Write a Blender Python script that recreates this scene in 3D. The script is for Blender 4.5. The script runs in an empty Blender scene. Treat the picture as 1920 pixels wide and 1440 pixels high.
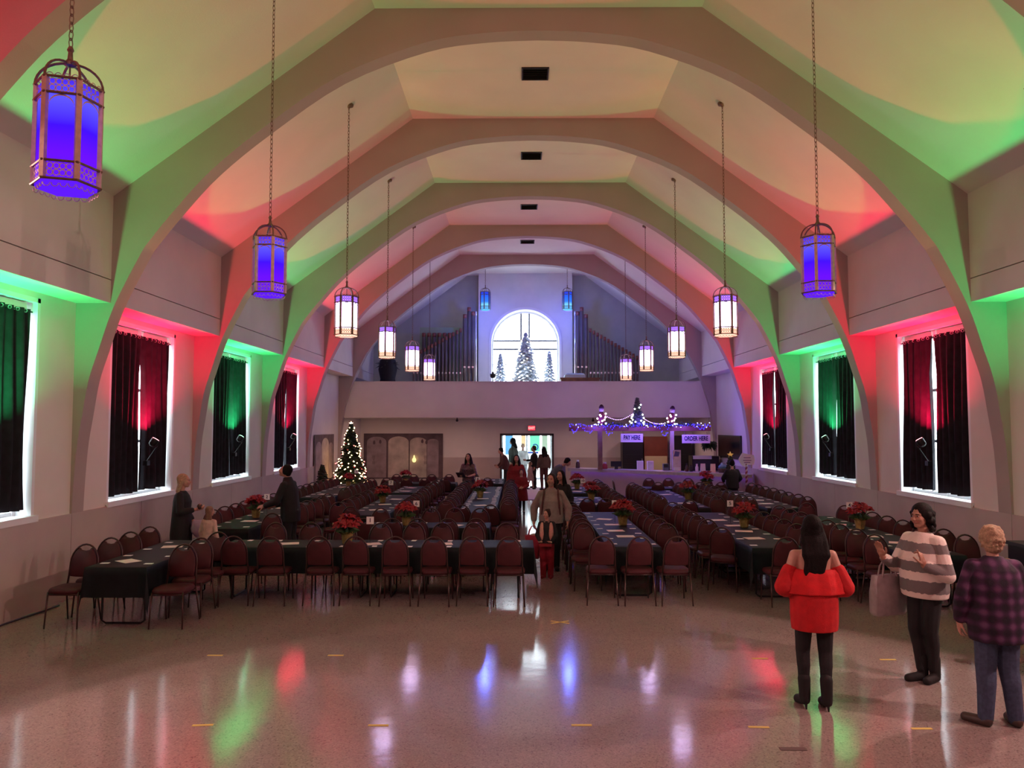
import bpy, math, random
from mathutils import Vector, Matrix
random.seed(7)
PI = math.pi
sc = bpy.context.scene
COL = sc.collection

# ------------------------------------------------------------------ camera
FPX, EYE = 1442.0, 2.48
PITCH, YAW = math.atan(80 / FPX), math.atan(13 / FPX)
cam = bpy.data.cameras.new('camera'); cam.sensor_width = 36; cam.lens = FPX / 1920 * 36
cam.clip_start = .05; cam.clip_end = 300
co = bpy.data.objects.new('camera', cam); COL.objects.link(co)
co.location = (0, 0, EYE); co.rotation_euler = (PI / 2 + PITCH, 0, YAW)
sc.camera = co
# ------------------------------------------------------------------ view, world
sc.view_settings.view_transform = 'Standard'; sc.view_settings.look = 'None'
sc.view_settings.gamma = 1; sc.view_settings.use_curve_mapping = False
sc.view_settings.exposure = 0.15
W = bpy.data.worlds.new('overcast_sky'); sc.world = W; W.use_nodes = True
bg = W.node_tree.nodes['Background']
bg.inputs[0].default_value = (.78, .92, 1, 1); bg.inputs[1].default_value = 8.0
sc.cycles.max_bounces = 8; sc.cycles.diffuse_bounces = 4; sc.cycles.glossy_bounces = 3
LP = dict(red=132, green=92, stage=520, flood=46, down=14)

# hall dimensions (metres); AX is the hall's long axis seen from the camera at x = 0
AX, WH, XU, FH = .29, 6.82, 6.31, 2.45
ZS, ZP, ZF, ZSILL, ZHEAD = 4.30, 5.90, 8.75, 1.29, 4.22
BAY, Y1 = 4.14, 11.2
AY = lambda k: Y1 + BAY * (k - 1)          # near face of arch k
YFRONT, YBACK = -3.2, 31.7

def lamp(name, kind, loc, energy, color, rot=(0, 0, 0), parent=None, **kw):
    l = bpy.data.lights.new(name, kind); l.energy = energy; l.color = color
    for k, v in kw.items(): setattr(l, k, v)
    o = bpy.data.objects.new(name, l); COL.objects.link(o); o.location = loc; o.rotation_euler = rot
    if parent: o.parent = parent
    return o
def aim(loc, tgt):
    return (Vector(tgt) - Vector(loc)).to_track_quat('-Z', 'Y').to_euler()
# stage wash: floods over the stage behind the camera and spots on the side walls beside it
WARM, PINK = (1, .60, .54), (1, .42, .45)
for x, c in ((-3.2, PINK), (.3, WARM), (3.8, PINK)):
    p = (x, -1.2, 7.2)
    lamp('stage_flood_light', 'AREA', p, LP['flood'], c, aim(p, (x * .6, 13, 2.2)), shape='RECTANGLE', size=.7, size_y=.4)
for x, y, t, e in ((6.75, 5.2, (-.5, 6.6, 0), 1), (6.75, 8.3, (-.5, 6.4, 0), .8), (-6.1, 4.2, (.0, 6.2, 0), .55), (-6.1, 6.4, (.5, 5.4, 0), .6)):
    p = (x, y, 4.15)
    lamp('stage_spot_light', 'SPOT', p, LP['stage'] * e, WARM, aim(p, t), spot_size=math.radians(78), spot_blend=.14, shadow_soft_size=.05)

# ------------------------------------------------------------------ materials
MATS = {}
def mat(name, col, rough=.6, metal=0, var=.0, vscale=3., bump=0., bscale=40., emit=None, es=0., spec=.5, coat=0., sheen=0., trans=0.):
    if name in MATS: return MATS[name]
    m = bpy.data.materials.new(name); m.use_nodes = True; nt = m.node_tree; b = nt.nodes['Principled BSDF']
    b.inputs['Base Color'].default_value = (*col, 1); b.inputs['Roughness'].default_value = rough
    b.inputs['Metallic'].default_value = metal; b.inputs['Specular IOR Level'].default_value = spec
    b.inputs['Coat Weight'].default_value = coat; b.inputs['Sheen Weight'].default_value = sheen
    b.inputs['Transmission Weight'].default_value = trans
    if emit: b.inputs['Emission Color'].default_value = (*emit, 1); b.inputs['Emission Strength'].default_value = es
    tc = nt.nodes.new('ShaderNodeTexCoord')
    if var:
        n = nt.nodes.new('ShaderNodeTexNoise'); n.inputs['Scale'].default_value = vscale; n.inputs['Detail'].default_value = 5
        nt.links.new(tc.outputs['Object'], n.inputs['Vector'])
        r = nt.nodes.new('ShaderNodeValToRGB')
        r.color_ramp.elements[0].position = .3; r.color_ramp.elements[1].position = .7
        r.color_ramp.elements[0].color = (*[max(0, c * (1 - var)) for c in col], 1)
        r.color_ramp.elements[1].color = (*[min(1, c * (1 + var)) for c in col], 1)
        nt.links.new(n.outputs['Fac'], r.inputs['Fac']); nt.links.new(r.outputs['Color'], b.inputs['Base Color'])
    if bump:
        n2 = nt.nodes.new('ShaderNodeTexNoise'); n2.inputs['Scale'].default_value = bscale; n2.inputs['Detail'].default_value = 3
        nt.links.new(tc.outputs['Object'], n2.inputs['Vector'])
        bp = nt.nodes.new('ShaderNodeBump'); bp.inputs['Strength'].default_value = bump; bp.inputs['Distance'].default_value = .01
        nt.links.new(n2.outputs['Fac'], bp.inputs['Height']); nt.links.new(bp.outputs['Normal'], b.inputs['Normal'])
    MATS[name] = m
    return m
def nodes(m):
    return m.node_tree, m.node_tree.nodes['Principled BSDF'], m.node_tree.nodes['Texture Coordinate']

plaster = mat('plaster', (.72, .66, .60), .8, var=.05, vscale=1.2, bump=.12, bscale=60)
plaster_low = mat('plaster_wainscot', (.50, .415, .375), .7, var=.08, vscale=1.5, bump=.1, bscale=40)
ceil_m = mat('ceiling_plaster', (.78, .73, .66), .85, var=.04, vscale=.9, bump=.15, bscale=50)
organ_wall = mat('organ_chamber_grey_green', (.42, .46, .42), .85, var=.05)  # even grey-green, darker than the window bay
white_trim = mat('white_trim', (.82, .83, .84), .45, var=.03)
black_metal = mat('black_metal', (.02, .02, .022), .4, .6)
bronze = mat('lantern_bronze', (.20, .13, .09), .5, .45, var=.25, vscale=30)
pale_bronze = mat('lantern_pale_brass', (.62, .44, .36), .5, .2, var=.15, vscale=25)
curtain_m = mat('blackout_curtain', (.013, .012, .017), .8, var=.3, vscale=8, bump=.2, bscale=300, spec=.2)
wood_m = mat('brown_wood', (.16, .07, .035), .5, var=.35, vscale=6)
paper_m = mat('white_paper', (.90, .89, .88), .7, var=.03)
menu_m = mat('pink_paper', (.84, .70, .64), .7, var=.08, vscale=20)
cloth_m = mat('black_tablecloth', (.005, .0075, .009), .6, var=.3, vscale=10, bump=.15, bscale=120, spec=.22)
vinyl = mat('burgundy_vinyl', (.062, .012, .016), .6, var=.18, vscale=8, bump=.15, bscale=180, spec=.3)
chair_metal = mat('chair_frame_brown', (.06, .03, .028), .3, .5, var=.2)
steel = mat('steel', (.5, .5, .52), .3, .9)
green_leaf = mat('green_leaf', (.03, .07, .02), .5, var=.4, vscale=12)
red_leaf = mat('poinsettia_red', (.27, .005, .012), .5, var=.3, vscale=20)
gold_foil = mat('gold_foil', (.42, .30, .10), .35, .6, var=.3, vscale=20, bump=.5, bscale=60)
ink = mat('dark_ink', (.05, .04, .08), .6)
navy_ink = mat('navy_ink', (.02, .02, .12), .6)
black_plastic = mat('black_plastic', (.012, .012, .014), .35)
tape_m = mat('yellow_tape', (.62, .48, .12), .6)

# polished terrazzo floor
floor_m = mat('terrazzo', (.5, .42, .36), .115, spec=.75)
nt, b, tc = nodes(floor_m)
def N(t): return nt.nodes.new('ShaderNode' + t)
v1 = N('TexVoronoi'); v1.inputs['Scale'].default_value = 85
v2 = N('TexVoronoi'); v2.inputs['Scale'].default_value = 95
nz = N('TexNoise'); nz.inputs['Scale'].default_value = .5; nz.inputs['Detail'].default_value = 4
for n in (v1, v2, nz): nt.links.new(tc.outputs['Object'], n.inputs['Vector'])
r1 = N('ValToRGB'); r1.color_ramp.interpolation = 'CONSTANT'
e = r1.color_ramp.elements; e[0].color = (.26, .22, .21, 1); e[1].position = .14; e[1].color = (.42, .37, .35, 1)
for p, c in ((.5, (.48, .43, .40, 1)), (.76, (.36, .31, .29, 1)), (.88, (.54, .50, .47, 1))):
    q = e.new(p); q.color = c
nt.links.new(v1.outputs['Color'], r1.inputs['Fac'])
r2 = N('ValToRGB'); e = r2.color_ramp.elements; e[0].position = .3; e[0].color = (.54, .50, .49, 1); e[1].position = .7; e[1].color = (.74, .67, .65, 1)
nt.links.new(nz.outputs['Fac'], r2.inputs['Fac'])
mx = N('MixRGB'); mx.blend_type = 'MULTIPLY'; mx.inputs[0].default_value = 1
nt.links.new(r1.outputs[0], mx.inputs[1]); nt.links.new(r2.outputs[0], mx.inputs[2]); nt.links.new(mx.outputs[0], b.inputs['Base Color'])
n3 = N('TexNoise'); n3.inputs['Scale'].default_value = 5; nt.links.new(tc.outputs['Object'], n3.inputs['Vector'])
bp = N('Bump'); bp.inputs['Strength'].default_value = .10; bp.inputs['Distance'].default_value = .01
nt.links.new(n3.outputs['Fac'], bp.inputs['Height']); nt.links.new(bp.outputs['Normal'], b.inputs['Normal'])

# window glass: clear with a faint reflection
glass_m = bpy.data.materials.new('window_glass'); glass_m.use_nodes = True; nt = glass_m.node_tree; nt.nodes.clear()
o_ = nt.nodes.new('ShaderNodeOutputMaterial'); t_ = nt.nodes.new('ShaderNodeBsdfTransparent'); g_ = nt.nodes.new('ShaderNodeBsdfGlossy')
g_.inputs['Roughness'].default_value = .03; mx_ = nt.nodes.new('ShaderNodeMixShader'); mx_.inputs[0].default_value = .06
nt.links.new(t_.outputs[0], mx_.inputs[1]); nt.links.new(g_.outputs[0], mx_.inputs[2]); nt.links.new(mx_.outputs[0], o_.inputs[0])

def emis_ramp(name, stops, strength):
    """lit lantern glass: emission graded along the object's own height (0..1 over z0..z1)"""
    m = bpy.data.materials.new(name); m.use_nodes = True; nt = m.node_tree; nt.nodes.clear()
    o = nt.nodes.new('ShaderNodeOutputMaterial'); em = nt.nodes.new('ShaderNodeEmission'); tc = nt.nodes.new('ShaderNodeTexCoord')
    sx = nt.nodes.new('ShaderNodeSeparateXYZ'); mr = nt.nodes.new('ShaderNodeMapRange'); r = nt.nodes.new('ShaderNodeValToRGB')
    mr.inputs[1].default_value = 0; mr.inputs[2].default_value = .72
    els = r.color_ramp.elements
    els[0].position, els[0].color = stops[0][0], (*stops[0][1], 1); els[1].position, els[1].color = stops[-1][0], (*stops[-1][1], 1)
    for p, c in stops[1:-1]: q = els.new(p); q.color = (*c, 1)
    em.inputs[1].default_value = strength
    nt.links.new(tc.outputs['Object'], sx.inputs[0]); nt.links.new(sx.outputs[2], mr.inputs[0]); nt.links.new(mr.outputs[0], r.inputs[0])
    nt.links.new(r.outputs[0], em.inputs[0]); nt.links.new(em.outputs[0], o.inputs[0])
    return m
def emis(name, col, s, sample=True):
    if name in MATS: return MATS[name]
    m = bpy.data.materials.new(name); m.use_nodes = True; nt = m.node_tree; nt.nodes.clear()
    o = nt.nodes.new('ShaderNodeOutputMaterial'); em = nt.nodes.new('ShaderNodeEmission')
    em.inputs[0].default_value = (*col, 1); em.inputs[1].default_value = s; nt.links.new(em.outputs[0], o.inputs[0])
    if not sample: m.cycles.emission_sampling = 'NONE'
    MATS[name] = m
    return m
lit_white = emis_ramp('lantern_glass_white', [(0, (.16, .08, .06)), (.19, (.20, .10, .07)), (.22, (.74, .56, .86)), (.80, (.66, .48, 1)), (.84, (.07, .03, .22)), (1, (.06, .025, .18))], 10)
lit_blue = emis_ramp('lantern_glass_blue', [(0, (.10, .01, .9)), (.3, (.13, .005, 1)), (.55, (.05, .005, 1)), (.8, (.10, .08, 1)), (1, (.05, .008, .7))], 1.1)
lit_cyan = emis_ramp('lantern_glass_cyan', [(0, (.10, .5, 1)), (.3, (.16, .5, 1)), (.45, (.03, .16, 1)), (1, (.01, .05, .9))], 1.3)

# ------------------------------------------------------------------ mesh builder
class MB:
    def __init__(s): s.v = []; s.f = []; s.mi = []; s.cur = 0
    def add(s, vs, fs):
        o = len(s.v); s.v += [tuple(v) for v in vs]; s.f += [tuple(i + o for i in f) for f in fs]; s.mi += [s.cur] * len(fs); return s
    def box(s, x0, x1, y0, y1, z0, z1):
        v = [(x, y, z) for x in (x0, x1) for y in (y0, y1) for z in (z0, z1)]
        return s.add(v, [(0, 1, 3, 2), (4, 6, 7, 5), (0, 4, 5, 1), (2, 3, 7, 6), (0, 2, 6, 4), (1, 5, 7, 3)])
    def cbox(s, c, d, rz=0, rx=0):
        M = Matrix.Rotation(rz, 3, 'Z') @ Matrix.Rotation(rx, 3, 'X'); c = Vector(c)
        v = [c + M @ Vector((x * d[0] / 2, y * d[1] / 2, z * d[2] / 2)) for x in (-1, 1) for y in (-1, 1) for z in (-1, 1)]
        return s.add(v, [(0, 1, 3, 2), (4, 6, 7, 5), (0, 4, 5, 1), (2, 3, 7, 6), (0, 2, 6, 4), (1, 5, 7, 3)])
    def tube(s, path, r, n=6, closed=False, caps=True):
        P = [Vector(p) for p in path]; R = r if isinstance(r, (list, tuple)) else [r] * len(P)
        rings = []; up = None
        for i, p in enumerate(P):
            if closed: t = (P[(i + 1) % len(P)] - P[i - 1])
            else: t = (P[min(i + 1, len(P) - 1)] - P[max(i - 1, 0)])
            t = t.normalized() if t.length > 1e-9 else Vector((0, 0, 1))
            if up is None or abs(t.dot(up)) > .97: up = Vector((0, 0, 1)) if abs(t.z) < .9 else Vector((0, 1, 0))
            a = t.cross(up).normalized(); b = a.cross(t)
            rings.append([p + (a * math.cos(2 * PI * k / n) + b * math.sin(2 * PI * k / n)) * R[i] for k in range(n)])
            up = b
        vs = [q for ring in rings for q in ring]; fs = []; m = len(P)
        for i in range(m if closed else m - 1):
            for k in range(n):
                a, b2 = i * n + k, i * n + (k + 1) % n; c, d = ((i + 1) % m) * n + (k + 1) % n, ((i + 1) % m) * n + k
                fs.append((a, b2, c, d))
        if caps and not closed: fs.append(tuple(range(n))[::-1]); fs.append(tuple((m - 1) * n + k for k in range(n)))
        return s.add(vs, fs)
    def lathe(s, prof, n=16, c=(0, 0, 0), sx=1, sy=1):
        vs = [(c[0] + r * math.cos(2 * PI * k / n) * sx, c[1] + r * math.sin(2 * PI * k / n) * sy, c[2] + z) for r, z in prof for k in range(n)]
        fs = [(i * n + k, i * n + (k + 1) % n, (i + 1) * n + (k + 1) % n, (i + 1) * n + k) for i in range(len(prof) - 1) for k in range(n)]
        fs += [tuple(range(n))[::-1], tuple((len(prof) - 1) * n + k for k in range(n))]
        return s.add(vs, fs)
    def ell(s, c, r, n=12, m=8, M=None):
        c = Vector(c); vs = [c + (M @ Vector((0, 0, -r[2])) if M else Vector((0, 0, -r[2])))]
        for j in range(1, m):
            t = -PI / 2 + PI * j / m
            for k in range(n):
                a = 2 * PI * k / n; p = Vector((r[0] * math.cos(t) * math.cos(a), r[1] * math.cos(t) * math.sin(a), r[2] * math.sin(t)))
                vs.append(c + (M @ p if M else p))
        p = Vector((0, 0, r[2])); vs.append(c + (M @ p if M else p)); L = len(vs) - 1
        fs = [(0, 1 + (k + 1) % n, 1 + k) for k in range(n)]
        for j in range(m - 2):
            for k in range(n): a = 1 + j * n; fs.append((a + k, a + (k + 1) % n, a + n + (k + 1) % n, a + n + k))
        a = 1 + (m - 2) * n; fs += [(a + k, a + (k + 1) % n, L) for k in range(n)]
        return s.add(vs, fs)
    def cap(s, p0, p1, r0, r1, n=10):
        """tapered capsule"""
        p0, p1 = Vector(p0), Vector(p1); d = p1 - p0
        if d.length < 1e-5: return s.ell(p0, (r0,) * 3)
        d.normalize(); path = []; R = []
        for t in (-.98, -.7, -.35): path.append(p0 + d * r0 * t); R.append(r0 * math.sqrt(1 - t * t))
        path += [p0, p1]; R += [r0, r1]
        for t in (.35, .7, .98): path.append(p1 + d * r1 * t); R.append(r1 * math.sqrt(1 - t * t))
        return s.tube(path, R, n)
    def loft(s, rings, caps=True):
        n = len(rings[0]); vs = [p for r in rings for p in r]
        fs = [(i * n + k, i * n + (k + 1) % n, (i + 1) * n + (k + 1) % n, (i + 1) * n + k) for i in range(len(rings) - 1) for k in range(n)]
        if caps: fs += [tuple(range(n))[::-1], tuple((len(rings) - 1) * n + k for k in range(n))]
        return s.add(vs, fs)
    def prism(s, poly, axis, a, b):
        """extrude a 2-D polygon along axis from a to b; poly in the two other axes in order"""
        def p3(u, w, t): return {'x': (t, u, w), 'y': (u, t, w), 'z': (u, w, t)}[axis]
        n = len(poly)
        return s.add([p3(u, w, a) for u, w in poly] + [p3(u, w, b) for u, w in poly],
                     [tuple(range(n)), tuple(range(n, 2 * n))[::-1]] + [(i, n + i, n + (i + 1) % n, (i + 1) % n) for i in range(n)])
    def mesh(s, name, mats, smooth=False):
        me = bpy.data.meshes.new(name); me.from_pydata(s.v, [], s.f)
        for m in (mats if isinstance(mats, (list, tuple)) else [mats]): me.materials.append(m)
        if any(s.mi): me.polygons.foreach_set('material_index', s.mi)
        if smooth: me.polygons.foreach_set('use_smooth', [True] * len(me.polygons))
        import bmesh
        bm = bmesh.new(); bm.from_mesh(me); bmesh.ops.recalc_face_normals(bm, faces=bm.faces); bm.to_mesh(me); bm.free()
        me.update(); return me
    def build(s, name, mats, parent=None, loc=None, smooth=False, rz=None):
        return obj(name, s.mesh(name, mats, smooth), parent, loc, rz)
def obj(name, data, parent=None, loc=None, rz=None):
    o = bpy.data.objects.new(name, data); COL.objects.link(o)
    if parent: o.parent = parent
    if loc is not None: o.location = loc
    if rz is not None: o.rotation_euler = (0, 0, rz)
    return o
def empty(name, loc=(0, 0, 0), rz=0): return obj(name, None, None, loc, rz)
def tag(o, label=None, cat=None, group=None, kind=None):
    if label: o['label'] = label
    if cat: o['category'] = cat
    if group: o['group'] = group
    if kind: o['kind'] = kind
    return o
def struct(o, label=None): return tag(o, label, kind='structure')
def dup(o, loc=None, rz=None, parent=None):
    c = o.copy(); COL.objects.link(c)
    if parent: c.parent = parent
    if loc is not None: c.location = loc
    if rz is not None: c.rotation_euler = (0, 0, rz)
    for ch in KIDS.get(o.name, []):
        d = dup(ch, parent=c)
    return c
KIDS = {}
def reg(root, kids): KIDS[root.name] = kids; return root
def text_mesh(name, s, size, material, depth=.004, bold=.0, xs=1):
    cu = bpy.data.curves.new(name, 'FONT'); cu.body = s; cu.size = size; cu.extrude = depth; cu.offset = bold
    cu.align_x = 'CENTER'; cu.align_y = 'CENTER'; cu.resolution_u = 3
    t = bpy.data.objects.new(name, cu); COL.objects.link(t)
    me = bpy.data.meshes.new_from_object(t.evaluated_get(bpy.context.evaluated_depsgraph_get()))
    bpy.data.objects.remove(t); bpy.data.curves.remove(cu)
    # stand it up facing -y
    me.transform(Matrix.Rotation(PI / 2, 4, 'X') @ Matrix.Scale(xs, 4, (1, 0, 0))); me.materials.clear(); me.materials.append(material)
    return me
ORD = ['first', 'second', 'third', 'fourth', 'fifth', 'sixth', 'seventh', 'eighth', 'ninth', 'tenth', 'eleventh', 'twelfth', 'thirteenth', 'fourteenth', 'fifteenth', 'sixteenth', 'seventeenth', 'eighteenth', 'nineteenth', 'twentieth', 'twenty-first', 'twenty-second', 'twenty-third', 'twenty-fourth', 'twenty-fifth', 'twenty-sixth', 'twenty-seventh', 'twenty-eighth']
SIDE = {-1: 'left', 1: 'right'}

# ================================================================== THE HALL
m = MB(); m.box(AX - WH - .6, AX + WH + .6, YFRONT - .3, YBACK + .25, -.25, 0)
struct(m.build('floor', floor_m), 'polished speckled terrazzo floor reflecting the coloured lights')
m = MB(); m.box(-60, 60, YBACK + .25, 90, -.35, -.05); m.box(-60, AX - WH - .6, -40, YBACK + .25, -.35, -.05); m.box(AX + WH + .6, 60, -40, YBACK + .25, -.35, -.05)
struct(m.build('ground', mat('concrete', (.5, .5, .48), .9, var=.1)), 'pale concrete ground outside the hall')

# ceiling: two slopes and a flat strip, running the whole length
t = .25
m = MB()
for s in (-1, 1):
    k = math.hypot(XU - FH, ZF - ZP); nx, nz = (ZF - ZP) / k * t, (XU - FH) / k * t
    m.prism([(AX + s * (XU + .12), ZP - .0885), (AX + s * FH, ZF), (AX + s * (FH + nx), ZF + nz), (AX + s * (XU + .12 + nx), ZP - .0885 + nz)], 'y', YFRONT - .2, YBACK + .2)
m.box(AX - FH - .2, AX + FH + .2, YFRONT - .2, YBACK + .2, ZF, ZF + t)
ceil = struct(m.build('ceiling', ceil_m), 'vaulted plaster ceiling with two slopes and a flat strip')
for k in range(-1, 6):
    y0, y1 = AY(k) + .34, min(AY(k + 1), YBACK) - .04
    MB().box(AX - 2.1, AX + 2.1, y0, y1, ZF - .012, ZF + .02).build('ceiling_panel', ceil_m, ceil)

# side walls
def win_bay(k): return -1 <= k <= 3
for s in (-1, 1):
    X = lambda d: AX + s * d
    def bx(m, d0, d1, y0, y1, z0, z1): a, b_ = sorted((X(d0), X(d1))); return m.box(a, b_, y0, y1, z0, z1)
    m = MB()
    ye = [YFRONT] + [AY(k) for k in range(-2, 6)] + [YBACK]
    bx(m, WH, WH + .34, YFRONT - .2, AY(-1), -.1, ZS + .1)
    for k in range(-1, 5):
        ya, yb = AY(k), AY(k + 1)
        if win_bay(k):
            c = ya + 2.15
            bx(m, WH, WH + .34, ya, c - 1.16, 0, ZS); bx(m, WH, WH + .34, c + 1.16, yb, 0, ZS)
            bx(m, WH, WH + .34, c - 1.16, c + 1.16, 0, ZSILL - .04); bx(m, WH, WH + .34, c - 1.16, c + 1.16, ZHEAD, ZS)
        else: bx(m, WH, WH + .34, ya, yb, 0, ZS)
    bx(m, WH, WH + .34, AY(5), YBACK + .2, -.1, ZS)
    bx(m, XU + .06, WH + .34, YFRONT - .2, YBACK + .2, ZS + .02, ZP + .35)
    w = struct(m.build('wall_left' if s < 0 else 'wall_right', plaster), f'{SIDE[s]} side wall of the hall with tall curtained windows')
    for k in range(-2, 6):
        ya, yb = max(AY(k) + .3, YFRONT), (AY(k + 1) if k < 5 else YBACK)
        bx(MB(), XU, WH + .1, ya - .05, yb + .01, ZS, ZS + .335).build('fascia_panel', plaster, w)
        bx(MB(), XU, XU + .2, ya - .05, yb + .01, ZS + .35, ZP + .01).build('upper_panel', plaster, w)
        # wainscot slabs below sill height, joints between them
        n = 2 if k < 5 else 1; yy = max(ya - .3, YFRONT)
        for i in range(n):
            p0, p1 = yy + (yb - yy) * i / n, yy + (yb - yy) * (i + 1) / n
            bx(MB(), WH - .035, WH + .05, p0 + .006, p1 - .006, 0, ZSILL - .07).build('wainscot_slab', plaster_low, w)
    # a slim cable along the foot of the wall is added with the details below

# arches
prof = [(6.80, 0), (6.79, 1.2), (6.75, 2.1), (6.68, 2.64), (6.60, 3.16), (6.47, 3.60), (6.26, 4.25), (5.90, 5.0), (5.75, 5.24), (5.37, 5.72), (4.85, 6.30), (4.06, 6.96), (2.95, 7.73), (1.70, 8.22), (.8, 8.365), (0, 8.40)]
def catmull(P, n=4):
    out = []
    for i in range(len(P) - 1):
        p0, p1, p2, p3 = [Vector(P[max(0, min(len(P) - 1, j))]) for j in (i - 1, i, i + 1, i + 2)]
        for q in range(n):
            t = q / n; out.append(.5 * ((2 * p1) + (p2 - p0) * t + (2 * p0 - 5 * p1 + 4 * p2 - p3) * t * t + (3 * p1 - p0 - 3 * p2 + p3) * t ** 3))
    out.append(Vector(P[-1])); return out
inner = catmull(prof)
def outer_pt(i):
    poly = [(6.9, 0), (6.9, 4.5), (6.5, 6.0), (2.55, 8.9), (0, 8.9)]
    L = [0]
    for a, b_ in zip(poly, poly[1:]): L.append(L[-1] + math.dist(a, b_))
    f = sum(math.dist(inner[j], inner[j + 1]) for j in range(i)) / sum(math.dist(inner[j], inner[j + 1]) for j in range(len(inner) - 1)) * L[-1]
    for j in range(len(poly) - 1):
        if f <= L[j + 1] + 1e-6:
            q = (f - L[j]) / (L[j + 1] - L[j]); return (poly[j][0] + (poly[j + 1][0] - poly[j][0]) * q, poly[j][1] + (poly[j + 1][1] - poly[j][1]) * q)
    return poly[-1]
half = [(tuple(p), outer_pt(i)) for i, p in enumerate(inner)]
full = [((-a[0], a[1]), (-b_[0], b_[1])) for a, b_ in half] + half[-2::-1]
def arch_mesh():
    rings = [[(i_[0], 0, i_[1]), (i_[0], .3, i_[1]), (o_[0], .3, o_[1]), (o_[0], 0, o_[1])] for i_, o_ in full]
    return MB().loft(rings).mesh('arch', mat('taupe_plaster', (.42, .345, .31), .8, var=.04, vscale=1.2, bump=.12, bscale=60))
am = arch_mesh()
for k in range(-1, 6):
    o = obj(f'trim_{k + 2}', am, None, (AX, AY(k), 0))
    struct(o, ['plaster arch over the stage front', 'plaster arch just ahead of the camera', 'nearest fully visible plaster arch', 'second plaster arch across the hall', 'third plaster arch across the hall', 'fourth plaster arch across the hall', 'farthest plaster arch framing the balcony'][k + 1])

# wall behind the camera and the stage
m = MB(); m.box(AX - WH - .3, AX + WH + .3, YFRONT - .3, YFRONT, 0, ZF + .3)
struct(m.build('wall_front', plaster), 'plain plaster wall behind the stage')
m = MB(); m.box(AX - WH + .04, AX + WH - .04, YFRONT, 2.6, 0, .9)
struct(m.build('stage', wood_m), 'low wooden stage the view is taken from')

# back wall with the entrance and the arched window
m = MB(); D0, D1, DZ = -.73, 1.38, 2.13; T = YBACK + .22
XL, XR = AX - WH - .3, AX + WH + .3
m.box(XL, D0, YBACK, T, 0, 3.0); m.box(D1, XR, YBACK, T, 0, 3.0); m.box(D0, D1, YBACK, T, DZ, 3.0)
CX0, CX1 = -1.65, 2.18
wb = struct(m.build('wall_back', plaster), 'back wall of the hall under the balcony')
m = MB(); m.box(XL, CX0 + .05, YBACK, T, 3.0, ZF + .3); m.box(CX1 - .05, XR, YBACK, T, 3.0, ZF + .3)
m.build('organ_chamber_wall', organ_wall, wb)
m = MB(); m.box(XL, D0 - .06, YBACK - .03, YBACK + .05, 0, 1.22); m.build('wainscot_slab', plaster_low, wb)
m = MB(); m.box(D1 + .06, 7.0, YBACK - .03, YBACK + .05, 0, 1.22); m.build('wainscot_slab', plaster_low, wb)
# central bay with arched opening, stepping forward
WX, WR, WZ, YC = .26, 1.39, 5.87, 31.15
m = MB(); NSEG = 24
arc = [(WX + WR * math.cos(PI * i / NSEG), WZ + WR * math.sin(PI * i / NSEG)) for i in range(NSEG + 1)]   # right to left
tops = [(CX1 + (CX0 - CX1) * i / NSEG, ZF + .2) for i in range(NSEG + 1)]
rings = []
for (ax_, az), (tx, tz) in zip(arc, tops): rings.append([(ax_, YC, az), (ax_, T, az), (tx, T, tz), (tx, YC, tz)])
m.loft(rings)
for x0, x1 in ((WX + WR, CX1), (CX0, WX - WR)): m.box(x0, x1, YC, T, 3.0, WZ)
for sgn, cx in ((1, CX1), (-1, CX0)):
    e = WX + sgn * WR
    m.prism([(e, WZ), (cx, WZ), (cx, ZF + .2)], 'y', YC, T)
m.box(WX - WR, WX + WR, YC, T, 3.0, 3.5)
m.build('window_bay_wall', mat('window_bay_paint', (.72, .72, .74), .8, var=.03), wb)

def arch_window():
    w = struct(empty('window_20', (WX, T - .08, 0)), 'tall round-headed window above the balcony with white trees')
    ring = lambda r0, r1, y0, y1: [[(r0 * math.cos(a), y0, WZ + r0 * math.sin(a)), (r0 * math.cos(a), y1, WZ + r0 * math.sin(a)), (r1 * math.cos(a), y1, WZ + r1 * math.sin(a)), (r1 * math.cos(a), y0, WZ + r1 * math.sin(a))] for a in [PI * i / 24 for i in range(25)]]
    y0 = YC - T + .08 - .03
    f = MB().loft(ring(WR - .01, WR + .09, y0, y0 + .05))
    for x in (-WR - .09, WR - .01): f.box(x, x + .1, y0, y0 + .05, 3.45, WZ)
    f.build('window_trim', white_trim, w)
    f = MB().loft(ring(WR - .07, WR + .02, -.04, .04)); f.box(-WR - .02, -WR + .07, -.04, .04, 3.5, WZ); f.box(WR - .07, WR + .02, -.04, .04, 3.5, WZ); f.box(-WR, WR, -.04, .04, 3.46, 3.56)
    f.build('window_frame', white_trim, w)
    g = mat('muntin_grey', (.08, .09, .11), .5)
    for x in (-.17, .17): MB().box(x - .032, x + .032, -.02, .02, 6.04, WZ + math.sqrt(WR ** 2 - x * x)).build('muntin', g, w)
    for x in (-.17, .17): MB().box(x - .010, x + .010, -.02, .02, 3.5, 6.04).build('muntin', g, w)
    for x in (-.8, .8): MB().box(x - .007, x + .007, -.015, .015, 3.5, 6.04).build('muntin', g, w)
    for z in (6.04, 5.69, 5.06, 4.4): MB().box(-WR, WR, -.018, .018, z - (.03 if z > 5.2 else .012), z + (.03 if z > 5.2 else .012)).build('muntin', g, w)
    pane = [(-WR, 3.5), (WR, 3.5)] + [(WR * math.cos(PI * i / 24), WZ + WR * math.sin(PI * i / 24)) for i in range(25)]
    MB().prism(pane, 'y', .0, .008).build('pane', glass_m, w)
arch_window()

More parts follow.
